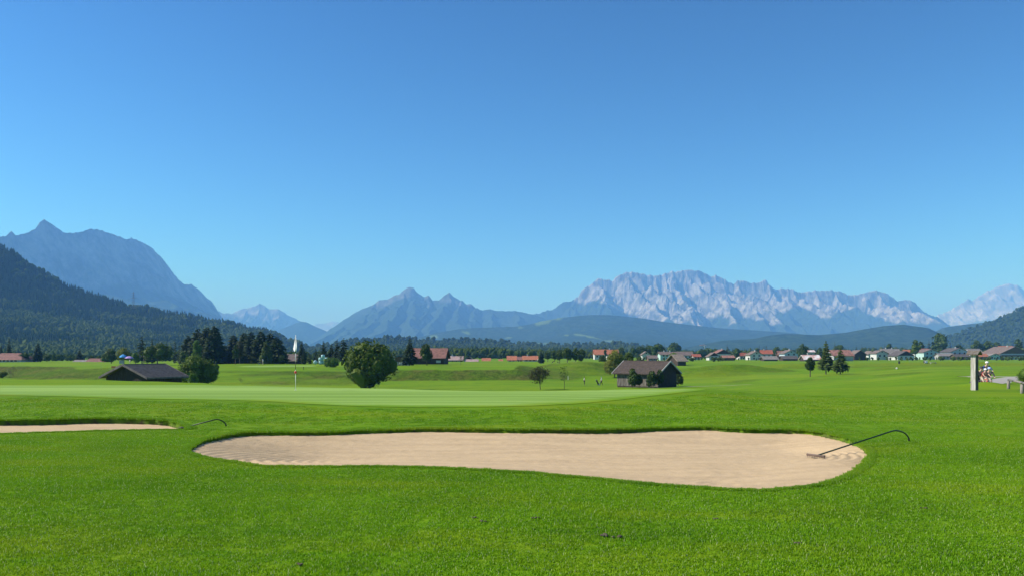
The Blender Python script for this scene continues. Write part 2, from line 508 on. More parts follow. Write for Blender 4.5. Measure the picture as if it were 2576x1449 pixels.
c = mix(rng_(wide2.outputs['Fac'], 0.50, 0.66, 0, 0.5), c, (0.062, 0.135, 0.008))
L.new(c, b.inputs['Base Color'])
b.inputs['Roughness'].default_value = 0.9
b.inputs['Specular IOR Level'].default_value = 0.05
bp = N.new('ShaderNodeBump'); bp.inputs['Strength'].default_value = 0.5; bp.inputs['Distance'].default_value = 0.03
L.new(mid.outputs['Fac'], bp.inputs['Height'])
bp2 = N.new('ShaderNodeBump'); bp2.inputs['Distance'].default_value = 0.9
L.new(rng_(at.outputs['Fac'], 0, 1, 0, 1.0), bp2.inputs['Strength'])
L.new(tuf.outputs['Fac'], bp2.inputs['Height']); L.new(bp.outputs[0], bp2.inputs['Normal'])
L.new(bp2.outputs[0], b.inputs['Normal'])

# ---- ground sheet
cols = np.concatenate([np.arange(-1500, -700, 60), np.arange(-700, -60, 16), np.arange(-60, 2640, 5.2), np.arange(2640, 3200, 16), np.arange(3200, 4001, 60)])
rows = np.concatenate([np.linspace(0.6, 8, 40, endpoint=False), np.arange(8, 20.6, 0.055), np.arange(20.6, 60, 0.45), np.arange(60, 290, 1.25),
                       np.arange(290, 600, 5.5), np.geomspace(600, 60000, 40)])
PXg, Yg = np.meshgrid(cols, rows)
Xg = PX(PXg, Yg)
# behind the camera: let the sheet run on under and behind the viewer
Zg = ground_z(Xg, Yg, holes=True)
Zg = np.where(Yg > 1200, ZE - 3.9, Zg)
eps = 0.6
slope = np.hypot(ground_z(Xg + eps, Yg) - ground_z(Xg - eps, Yg), ground_z(Xg, Yg + eps) - ground_z(Xg, Yg - eps)) / (2 * eps)
rough = sst(0.055, 0.10, slope) * sst(130, 165, Yg) * (1 - sst(300, 420, Yg)) * (1 - 0.45 * sst(1330, 1420, PXg))
rough = np.maximum(rough, 0.85 * np.exp(-((PXg - 2532) / 26) ** 2 - ((Yg - 57) / 7) ** 2))
Zg = Zg + rough * 0.7 * (fbm(Xg / 2.2, Yg / 2.2, 31, 4, .6) - 0.5)
nc, nr = len(cols), len(rows)
idx = np.arange(nr * nc).reshape(nr, nc)
Q = np.stack([idx[:-1, :-1], idx[:-1, 1:], idx[1:, 1:], idx[1:, :-1]], -1).reshape(-1, 4)
V = np.stack([Xg, Yg, Zg], -1).reshape(-1, 3)
# a plain apron closes the sheet behind the camera
nv = len(V)
a0, a1 = PX(cols[0], rows[0]), PX(cols[-1], rows[0])
V = np.vstack([V, [[-400, -60, 0], [400, -60, 0], [-400, 0.6, 0.0], [400, 0.6, 0.0]]])
ground = link_np('ground', V, Q, m_turf, smooth=True)
tag(ground, kind='structure')
attr(ground, 'rough', np.concatenate([rough.ravel(), [0]*4]))
path_l = [(2440, 20)]
def seg_d(X, Y, pts):
    best = np.full(X.shape, 1e9)
    for (ax, ay), (bx, by) in zip(pts[:-1], pts[1:]):
        dx, dy = bx - ax, by - ay
        t = np.clip(((X - ax) * dx + (Y - ay) * dy) / (dx * dx + dy * dy), 0, 1)
        best = np.minimum(best, np.hypot(X - ax - t * dx, Y - ay - t * dy))
    return best
# pale trodden lines on the course: (px, py) picked on the turf, then fixed in the world
def world_line(pts, y0):
    o = []
    for px, py in pts:
        Y = ground_hit(px, py, y0); o.append((PX(px, Y), Y))
    return o
trod = world_line([(1640, 975.5), (1700, 973), (1780, 970), (1880, 966.5)], 50)
dT = seg_d(Xg, Yg, trod)
pathv = 0.75 * np.exp(-(dT / 0.7) ** 2)
dd = np.minimum(sdf(BUNK, Xg, Yg), 9) if False else None
mnear = (Yg > 8) & (Yg < 22)
soil = np.zeros(Xg.shape)
for P in (BUNK, BUNK2):
    s_ = np.full(Xg.shape, 9.0); s_[mnear] = sdf(P, Xg[mnear], Yg[mnear])
    soil = np.maximum(soil, sst(0.0, -0.04, s_))
attr(ground, 'path', np.concatenate([pathv.ravel(), [0]*4]))
attr(ground, 'soil', np.concatenate([soil.ravel(), [0]*4]))
rear = MB(); rear.quad((-60, -60, -0.02), (60, -60, -0.02), (60, 0.6, 0.0), (-60, 0.6, 0.0))
o = rear.build('ground', m_turf); tag(o, kind='structure')

def sheet(name, poly, lift, material, step, zf=None, attrs=None, stretch=1.0, hole=None):
    """draped sheet filling a world polygon, with exact boundary by pushing rim points to the outline"""
    x0, y0 = poly.min(0) - step; x1, y1 = poly.max(0) + step
    xs = np.arange(x0, x1 + step * stretch, step * stretch); ys = np.arange(y0, y1 + step, step)
    X, Y = np.meshgrid(xs, ys)
    d = sdf(poly, X, Y)
    keep = d < 0
    c = keep[:-1, :-1] | keep[:-1, 1:] | keep[1:, :-1] | keep[1:, 1:]
    # move outside vertices of kept cells onto the outline
    n = len(poly)
    om = (d >= 0) & (d < step * stretch * 1.6)
    ox, oy = X[om], Y[om]
    bx = ox.copy(); by = oy.copy(); bd = np.full(ox.shape, 1e9)
    for i in range(n):
        ax, ay = poly[i]; qx, qy = poly[(i + 1) % n]
        dx, dy = qx - ax, qy - ay
        t = np.clip(((ox - ax) * dx + (oy - ay) * dy) / (dx * dx + dy * dy), 0, 1)
        nx, ny = ax + t * dx, ay + t * dy
        e = (ox - nx) ** 2 + (oy - ny) ** 2
        k = e < bd; bd[k] = e[k]; bx[k] = nx[k]; by[k] = ny[k]
    X = X.copy(); Y = Y.copy(); X[om] = bx; Y[om] = by
    Z = (zf(X, Y) if zf else ground_z(X, Y)) + lift
    idx = np.arange(X.size).reshape(X.shape)
    Q = np.stack([idx[:-1, :-1], idx[:-1, 1:], idx[1:, 1:], idx[1:, :-1]], -1)[c]
    used = np.unique(Q); mp = np.full(X.size, -1); mp[used] = np.arange(len(used))
    V = np.stack([X, Y, Z], -1).reshape(-1, 3)[used]
    o = link_np(name, V, mp[Q], material, smooth=True)
    if attrs:
        for k, f in attrs.items(): attr(o, k, f(V[:, 0], V[:, 1]))
    return tag(o, kind='structure')

# ---- sand
m_sand, nt, b = nodes('sand')
N, L = nt.nodes, nt.links
g = N.new('ShaderNodeNewGeometry')
n1 = N.new('ShaderNodeTexNoise'); n1.inputs['Scale'].default_value = 1.3; n1.inputs['Detail'].default_value = 5
n2 = N.new('ShaderNodeTexNoise'); n2.inputs['Scale'].default_value = 55; n2.inputs['Detail'].default_value = 3
mpn = N.new('ShaderNodeMapping'); mpn.inputs['Scale'].default_value = (0.5, 2.2, 1)
L.new(g.outputs['Position'], mpn.inputs[0]); L.new(mpn.outputs[0], n1.inputs[0]); L.new(g.outputs['Position'], n2.inputs[0])
mx = N.new('ShaderNodeMix'); mx.data_type = 'RGBA'
mx.inputs['A'].default_value = (0.525, 0.395, 0.235, 1); mx.inputs['B'].default_value = (0.45, 0.335, 0.20, 1)
mr = N.new('ShaderNodeMapRange'); mr.inputs['From Min'].default_value = 0.38; mr.inputs['From Max'].default_value = 0.68
L.new(n1.outputs['Fac'], mr.inputs['Value']); L.new(mr.outputs[0], mx.inputs['Factor'])
mx2 = N.new('ShaderNodeMix'); mx2.data_type = 'RGBA'; mx2.inputs['B'].default_value = (0.26, 0.17, 0.09, 1)
mr2 = N.new('ShaderNodeMapRange'); mr2.inputs['From Min'].default_value = 0.55; mr2.inputs['From Max'].default_value = 0.75; mr2.inputs['To Max'].default_value = 0.6
L.new(n2.outputs['Fac'], mr2.inputs['Value']); L.new(mr2.outputs[0], mx2.inputs['Factor']); L.new(mx.outputs['Result'], mx2.inputs['A'])
L.new(mx2.outputs['Result'], b.inputs['Base Color'])
b.inputs['Roughness'].default_value = 0.95; b.inputs['Specular IOR Level'].default_value = 0.1
bp = N.new('ShaderNodeBump'); bp.inputs['Strength'].default_value = 0.6; bp.inputs['Distance'].default_value = 0.012
L.new(n2.outputs['Fac'], bp.inputs['Height']); L.new(bp.outputs[0], b.inputs['Normal'])

bx0, bx1 = BUNK[:, 0].min(), BUNK[:, 0].max()
def sandz_main(X, Y):
    z, d = sand_z(X, Y, BUNK, 0.075, 0.025)
    # rake furrows: arcs sweeping round both ends, faint long ones between
    ph = 9.0 * 2 * np.pi
    rl = np.hypot((X - (bx0 + 4.4)) * 0.8, (Y - 13.6) * 1.15)
    al = (1 - sst(bx0 + 1.6, bx0 + 3.6, X))
    rr = np.hypot((X - (bx1 - 2.6)) * 0.9, (Y - 14.2) * 1.0)
    ar = sst(bx1 - 1.9, bx1 - 1.0, X)
    warp = 0.25 * fbm(X * 0.7, Y * 0.7, 9, 2)
    z = z + 0.015 * al * np.sin((rl + warp) * 2 * np.pi / 0.17)
    z = z + 0.012 * ar * np.sin((rr + warp) * 2 * np.pi / 0.15)
    z = z + 0.0022 * (1 - ar) * sst(bx0 + 1.6, bx0 + 3, X) * np.sin((np.hypot((X - bx0 - 3.6) * 0.5, (Y - 12.4) * 1.2) + warp * 2.5) * 2 * np.pi / 0.16) * sst(0.35, 0.6, fbm(X / 1.5, Y / 0.8, 77, 3))
    z = z + 0.012 * (fbm(X * 9, Y * 9, 41, 2) - 0.5)
    # patch trodden up near the front
    dep = np.exp(-(((X - 2.7) / 0.6) ** 2 + ((Y - 10.9) / 0.35) ** 2))
    z = z + dep * (0.05 * (fbm(X * 6, Y * 6, 51, 3) - 0.5) - 0.02)
    return z
sheet('bunker_sand', BUNK, 0, m_sand, 0.034, zf=sandz_main, stretch=1.0)
sheet('bunker_sand', BUNK2, 0, m_sand, 0.07, zf=lambda X, Y: sand_z(X, Y, BUNK2, 0.12, 0.05)[0])

# ---- putting greens
m_green, nt, b = nodes('green_turf')
c, noise, rng_, mix, g = grass_nodes(nt, b, light=1.0)
N, L = nt.nodes, nt.links
st = noise(1.0, 5, (0.035, 1.3, 1.0), 0.6)
st2 = noise(1.0, 3, (0.05, 4.5, 1.0), 0.6)
fn = noise(25, 3)
c = mix(rng_(st.outputs['Fac'], 0.42, 0.58), (0.25, 0.385, 0.080), (0.140, 0.258, 0.030))
c = mix(rng_(st2.outputs['Fac'], 0.5, 0.68, 0, 0.4), c, (0.28, 0.40, 0.11))
c = mix(rng_(fn.outputs['Fac'], 0.45, 0.65, 0, 0.25), c, (0.14, 0.24, 0.04))
ed_ = N.new('ShaderNodeAttribute'); ed_.attribute_name = 'collar'
c0, *_r = grass_nodes(nt, b, light=1.05)
c = mix(ed_.outputs['Fac'], c, c0)
L.new(c, b.inputs['Base Color']); b.inputs['Roughness'].default_value = 0.85; b.inputs['Specular IOR Level'].default_value = 0.08
gf = [(-700, 990), (-350, 990), (0, 994), (200, 997.5), (320, 1003), (640, 1007), (760, 1015), (880, 1021.5), (1030, 1024.5), (1180, 1024), (1300, 1022), (1420, 1017.5), (1520, 1010), (1620, 998), (1700, 988.5), (1760, 983)]
gb = [(1782, 979), (1740, 978), (1500, 981.5), (1300, 983.5), (1200, 983), (1030, 979), (850, 974.8), (740, 972.5), (600, 969.5), (320, 968), (0, 968.5), (-350, 969), (-700, 971)]
def hit_poly(pts, y0, y1):
    o = []
    for px, py in pts:
        Ys = np.arange(y0, y1, 0.05); z = ground_z(PX(px, Ys), Ys); p = HY - (z - ZE) * F / Ys
        k = np.where(p <= py)[0]; Y = Ys[k[0]] if len(k) else Ys[np.argmin(p)]
        o.append((PX(px, Y), Y))
    return np.array(o)
GREEN = smooth_poly(hit_poly(gf + gb, 20, 40), 2)
sheet('putting_green', GREEN, 0.010, m_green, 0.28, stretch=1.6, attrs={'collar': lambda X, Y: np.clip(sst(-0.9, 0.0, sdf(GREEN, X, Y) + 0.5 * (fbm(X, Y, 8, 3) - 0.5)), 0, 1)})
G2 = smooth_poly(hit_poly([(596, 923.5), (700, 922.5), (760, 926), (790, 927.2), (740, 928.2), (640, 927.4)], 180, 330), 1)
yc2 = 226.0
G2 = np.array([(PX(700, yc2) + 10.8 * math.cos(t), yc2 + 10 * math.sin(t) + 2 * math.cos(t)) for t in np.linspace(0, 2 * math.pi, 40, endpoint=False)])
sheet('putting_green', G2, 0.06, m_green, 0.8, stretch=1.3, attrs={'collar': lambda X, Y: sst(-1.6, 0, sdf(G2, X, Y))})

# ---- gravel path on the right
m_gravel = mat('gravel', (0.36, 0.34, 0.30), 0.95, scale=4, col2=(0.29, 0.27, 0.235), bump=0.4)
def strip(name, pts, w, material, lift=0.02, n=50):
    P = np.array(pts, float)
    seg = np.concatenate([[0], np.cumsum(np.hypot(*np.diff(P, axis=0).T))])
    s = np.linspace(0, seg[-1], n)
    x = np.interp(s, seg, P[:, 0]); y = np.interp(s, seg, P[:, 1])
    for _ in range(4):
        x[1:-1] = (x[:-2] + x[1:-1] * 2 + x[2:]) / 4; y[1:-1] = (y[:-2] + y[1:-1] * 2 + y[2:]) / 4
    dx = np.gradient(x); dy = np.gradient(y); l = np.hypot(dx, dy)
    m = 7
    V = []
    for k in range(m):
        u = (k / (m - 1) - 0.5) * w
        j = 0.1 * (vn(s * 1.3, s * 0 + k, 17) - 0.5) if k in (0, m - 1) else 0
        X = x - dy / l * (u + j); Y = y + dx / l * (u + j)
        V.append(np.stack([X, Y, ground_z(X, Y) + lift - (0.03 if k in (0, m - 1) else 0)], -1))
    V = np.concatenate(V)
    idx = np.arange(m * n).reshape(m, n)
    Q = np.stack([idx[:-1, :-1], idx[:-1, 1:], idx[1:, 1:], idx[1:, :-1]], -1).reshape(-1, 4)
    return tag(link_np(name, V, Q, material, smooth=True), kind='structure')
strip('path', [(PX(2484, 50), 50), (PX(2482, 57), 57), (PX(2500, 66), 66), (PX(2540, 78), 78), (PX(2600, 90), 90), (PX(2700, 100), 100)], 2.2, m_gravel, 0.03)
strip('path', [(PX(2420, 84), 84), (PX(2470, 85), 85), (PX(2530, 84), 84), (PX(2650, 84), 84)], 1.6, m_gravel, 0.03)

# ------------------------------------------------------------------ turf blades in the foreground (uncountable: one object)
m_blade, nt, b = nodes('grass_blade')
c, noise, rng_, mix, g = grass_nodes(nt, b, light=1.62)
N, L = nt.nodes, nt.links
c = mix(rng_(g.outputs['Random Per Island'], 0.0, 1.0, 0, 0.5), c, (0.085, 0.19, 0.006))
hl = N.new('ShaderNodeMath'); hl.operation = 'GREATER_THAN'; hl.inputs[1].default_value = 0.93
L.new(g.outputs['Random Per Island'], hl.inputs[0])
c = mix(hl.outputs[0], c, (0.42, 0.50, 0.20))
L.new(c, b.inputs['Base Color'])
b.inputs['Roughness'].default_value = 0.5; b.inputs['Specular IOR Level'].default_value = 0.14
tr = N.new('ShaderNodeBsdfTranslucent'); L.new(c, tr.inputs[0])
ms = N.new('ShaderNodeMixShader'); ms.inputs[0].default_value = 0.4
L.new(b.outputs[0], ms.inputs[1]); L.new(tr.outputs[0], ms.inputs[2]); L.new(ms.outputs[0], N['Material Output'].inputs['Surface'])

def make_grass():
    nb = 190; PS = 0.26
    bx = rng.uniform(-PS / 2, PS / 2, nb); by = rng.uniform(-PS / 2, PS / 2, nb)
    h = rng.uniform(0.010, 0.024, nb); w = rng.uniform(0.0026, 0.0048, nb)
    a = rng.uniform(0, 2 * np.pi, nb); ln = rng.uniform(0.2, 1.1, nb) * h
    la = rng.uniform(0, 2 * np.pi, nb)
    V = []; Fc = []
    for i in range(nb):
        k = len(V)
        wx, wy = math.cos(a[i]) * w[i], math.sin(a[i]) * w[i]
        lx, ly = math.cos(la[i]) * ln[i], math.sin(la[i]) * ln[i]
        V += [(bx[i] - wx, by[i] - wy, -0.006), (bx[i] + wx, by[i] + wy, -0.006),
              (bx[i] + wx * .8 + lx * .35, by[i] + wy * .8 + ly * .35, h[i] * .6), (bx[i] - wx * .8 + lx * .35, by[i] - wy * .8 + ly * .35, h[i] * .6),
              (bx[i] + lx, by[i] + ly, h[i])]
        Fc += [(k, k + 1, k + 2, k + 3), (k + 3, k + 2, k + 4)]
    nt_ = len(V)
    # patch positions
    st = 0.17
    pts = []
    ys = np.arange(4.8, 20.5, st)
    for y in ys:
        hw = 0.70 * y + 1.2
        xs = np.arange(-hw, hw, st * (1 + 0.03 * (y - 5)))
        pts.append(np.stack([xs + rng.uniform(-.07, .07, len(xs)), np.full(len(xs), y) + rng.uniform(-.07, .07, len(xs))], -1))
    P = np.vstack(pts)
    d = np.minimum(sdf(BUNK, P[:, 0], P[:, 1]), sdf(BUNK2, P[:, 0], P[:, 1]))
    P = P[d > 0.06]
    dg = sdf(GREEN, P[:, 0], P[:, 1]); P = P[dg > 0.1]
    keep_ = rng.random(len(P)) > 0.8 * sst(15, 20.5, P[:, 1]); P = P[keep_]
    sc = (0.8 + 0.6 * vn(P[:, 0] * 1.5, P[:, 1] * 1.5, 4)) * (1 - 0.5 * sst(13, 20.5, P[:, 1]))
    # tufts thickening the rim of the bunkers
    for B, dens in ((BUNK, 0.032), (BUNK2, 0.045)):
        E = []
        for i in range(len(B)):
            p, q = B[i], B[(i + 1) % len(B)]
            L_ = np.hypot(*(q - p)); m = max(1, int(L_ / dens))
            for k in range(m):
                t = (k + rng.random()) / m; c_ = p * (1 - t) + q * t
                nrm = np.array([q[1] - p[1], -(q[0] - p[0])]) / (L_ + 1e-9)
                E.append(c_)
        E = np.array(E)
        # shift outward by trying both sides
        cen = B.mean(0)
        out_ = []
        for e in E:
            for sgn in (1,):
                g1 = np.array([sdf(B, np.array([e[0] + .05]), np.array([e[1]]))[0] - sdf(B, np.array([e[0] - .05]), np.array([e[1]]))[0],
                               sdf(B, np.array([e[0]]), np.array([e[1] + .05]))[0] - sdf(B, np.array([e[0]]), np.array([e[1] - .05]))[0]])
                g1 = g1 / (np.hypot(*g1) + 1e-9)
                jj = rng.uniform(-0.01, 0.09); out_.append((e[0] + g1[0] * jj, e[1] + g1[1] * jj, g1[1]))
        out_ = np.array(out_)
        P = np.vstack([P, out_[:, :2]])
        sc = np.concatenate([sc, np.where(out_[:, 2] > 0, -0.62, -0.42) * rng.uniform(0.7, 1.2, len(out_))])
    pts = []
    for y in np.arange(19.5, 34, 0.36):
        hw = 0.70 * y + 1.0; xs = np.arange(-hw, hw, 0.42)
        pts.append(np.stack([xs + rng.uniform(-.18, .18, len(xs)), np.full(len(xs), y) + rng.uniform(-.16, .16, len(xs))], -1))
    P2 = np.vstack(pts); P2 = P2[rng.random(len(P2)) > sst(23, 34, P2[:, 1])]; P2 = P2[sdf(GREEN, P2[:, 0], P2[:, 1]) > 0.7]
    P2 = P2[np.minimum(sdf(BUNK, P2[:, 0], P2[:, 1]), sdf(BUNK2, P2[:, 0], P2[:, 1])) > 0.4]
    nfar = len(P2); P = np.vstack([P, P2]); sc = np.concatenate([sc, np.full(nfar, 0.8)])
    Z = ground_z(P[:, 0], P[:, 1], holes=False)
    e = 0.15
    gx = (ground_z(P[:, 0] + e, P[:, 1]) - ground_z(P[:, 0] - e, P[:, 1])) / (2 * e)
    gy = (ground_z(P[:, 0], P[:, 1] + e) - ground_z(P[:, 0], P[:, 1] - e)) / (2 * e)
    rot = np.stack([np.arctan(gy), -np.arctan(gx), rng.uniform(0, 2 * np.pi, len(P))], -1)
    scl = np.stack([np.where(sc > 0, 1, -sc), np.where(sc > 0, 1, -sc), np.where(sc > 0, sc, -sc * 3.0)], -1)
    scl[-nfar:, :2] = 2.1; scl[-nfar:, 2] = rng.uniform(0.6, 1.0, nfar)
    pv = np.stack([P[:, 0], P[:, 1], Z + np.where(sc > 0, 0, 0.012)], -1)
    me = bpy.data.meshes.new('lawn_grass')
    me.from_pydata([tuple(v) for v in V] + [tuple(v) for v in pv], [], Fc)
    me.materials.append(m_blade)
    o = link_me('lawn_grass', me)
    n = nt_ + len(P)
    at_ = me.attributes.new('is_tuft', 'BOOLEAN', 'POINT'); at_.data.foreach_set('value', [i < nt_ for i in range(n)])
    ar = me.attributes.new('rot', 'FLOAT_VECTOR', 'POINT'); ar.data.foreach_set('vector', np.vstack([np.zeros((nt_, 3)), rot]).astype(np.float32).ravel())
    as_ = me.attributes.new('scl', 'FLOAT_VECTOR', 'POINT'); as_.data.foreach_set('vector', np.vstack([np.ones((nt_, 3)), scl]).astype(np.float32).ravel())
    ng = bpy.data.node_groups.new('scatter_grass', 'GeometryNodeTree')
    ng.interface.new_socket('Geometry', in_out='INPUT', socket_type='NodeSocketGeometry')
    ng.interface.new_socket('Geometry', in_out='OUTPUT', socket_type='NodeSocketGeometry')
    GI = ng.nodes.new('NodeGroupInput'); GO = ng.nodes.new('NodeGroupOutput')
    sp = ng.nodes.new('GeometryNodeSeparateGeometry'); sp.domain = 'POINT'
    na = ng.nodes.new('GeometryNodeInputNamedAttribute'); na.data_type = 'BOOLEAN'; na.inputs['Name'].default_value = 'is_tuft'
    nr_ = ng.nodes.new('GeometryNodeInputNamedAttribute'); nr_.data_type = 'FLOAT_VECTOR'; nr_.inputs['Name'].default_value = 'rot'
    ns = ng.nodes.new('GeometryNodeInputNamedAttribute'); ns.data_type = 'FLOAT_VECTOR'; ns.inputs['Name'].default_value = 'scl'
    ip = ng.nodes.new('GeometryNodeInstanceOnPoints')
    e2r = ng.nodes.new('FunctionNodeEulerToRotation')
    lk = ng.links
    lk.new(GI.outputs[0], sp.inputs['Geometry']); lk.new(na.outputs['Attribute'], sp.inputs['Selection'])
    lk.new(sp.outputs['Selection'], ip.inputs['Instance']); lk.new(sp.outputs['Inverted'], ip.inputs['Points'])
    lk.new(nr_.outputs['Attribute'], e2r.inputs[0]); lk.new(e2r.outputs[0], ip.inputs['Rotation'])
    lk.new(ns.outputs['Attribute'], ip.inputs['Scale'])
    lk.new(ip.outputs[0], GO.inputs[0])
    md = o.modifiers.new('scatter', 'NODES'); md.node_group = ng
    tag(o, 'short green lawn grass around the sand bunkers', 'grass', kind='stuff')
    print('grass patches', len(P))
make_grass()

# ------------------------------------------------------------------ mountains and hills
def mtn_mat(name, rock1, rock2, forest1, forest2, streak=0.0022, treebump=0.0, meadow=None):
    m, nt, b = nodes(name)
    N, L = nt.nodes, nt.links
    g = N.new('ShaderNodeNewGeometry')
    def noise(sc, det, st=None, rg=0.6):
        n = N.new('ShaderNodeTexNoise'); n.inputs['Scale'].default_value = sc; n.inputs['Detail'].default_value = det; n.inputs['Roughness'].default_value = rg
        if st:
            mp = N.new('ShaderNodeMapping'); mp.inputs['Scale'].default_value = st; L.new(g.outputs['Position'], mp.inputs[0]); L.new(mp.outputs[0], n.inputs[0])
        else: L.new(g.outputs['Position'], n.inputs[0])
        return n
    def rg_(s, a, b_, lo=0., hi=1.):
        q = N.new('ShaderNodeMapRange'); q.inputs['From Min'].default_value = a; q.inputs['From Max'].default_value = b_; q.inputs['To Min'].default_value = lo; q.inputs['To Max'].default_value = hi
        L.new(s, q.inputs['Value']); return q.outputs[0]
    def mix(f, a, b_):
        q = N.new('ShaderNodeMix'); q.data_type = 'RGBA'; L.new(f, q.inputs['Factor'])
        for k, v in (('A', a), ('B', b_)):
            if isinstance(v, tuple): q.inputs[k].default_value = (*v, 1)
            else: L.new(v, q.inputs[k])
        return q.outputs['Result']
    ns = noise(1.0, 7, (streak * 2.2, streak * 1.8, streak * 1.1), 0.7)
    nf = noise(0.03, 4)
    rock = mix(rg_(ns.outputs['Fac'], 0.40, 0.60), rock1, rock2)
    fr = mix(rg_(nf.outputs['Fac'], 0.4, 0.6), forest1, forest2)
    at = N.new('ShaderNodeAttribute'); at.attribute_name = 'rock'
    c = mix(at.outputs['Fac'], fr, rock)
    if meadow:
        am = N.new('ShaderNodeAttribute'); am.attribute_name = 'meadow'
        c = mix(am.outputs['Fac'], c, meadow)
    L.new(c, b.inputs['Base Color'])
    b.inputs['Roughness'].default_value = 1.0; b.inputs['Specular IOR Level'].default_value = 0.0
    bp = N.new('ShaderNodeBump'); bp.inputs['Strength'].default_value = 0.7; bp.inputs['Distance'].default_value = 25
    L.new(ns.outputs['Fac'], bp.inputs['Height'])
    bp2 = N.new('ShaderNodeBump'); bp2.inputs['Strength'].default_value = 0.6; bp2.inputs['Distance'].default_value = 8
    L.new(nf.outputs['Fac'], bp2.inputs['Height']); L.new(bp.outputs[0], bp2.inputs['Normal'])
    L.new(bp2.outputs[0], b.inputs['Normal'])
    return m
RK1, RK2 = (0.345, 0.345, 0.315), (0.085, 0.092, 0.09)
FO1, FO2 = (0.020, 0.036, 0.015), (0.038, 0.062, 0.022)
m_dull = mtn_mat('grey_rock', (0.36, 0.34, 0.30), (0.06, 0.075, 0.055), (0.025, 0.045, 0.018), (0.04, 0.065, 0.025))
m_massif = mtn_mat('limestone', RK1, RK2, FO1, FO2, 0.0045)
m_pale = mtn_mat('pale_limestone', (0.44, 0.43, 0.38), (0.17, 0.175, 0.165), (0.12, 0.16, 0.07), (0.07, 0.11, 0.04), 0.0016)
m_hill = mtn_mat('wooded_slope', RK1, RK2, (0.014, 0.028, 0.012), (0.034, 0.056, 0.020), 0.004, meadow=(0.10, 0.15, 0.04))

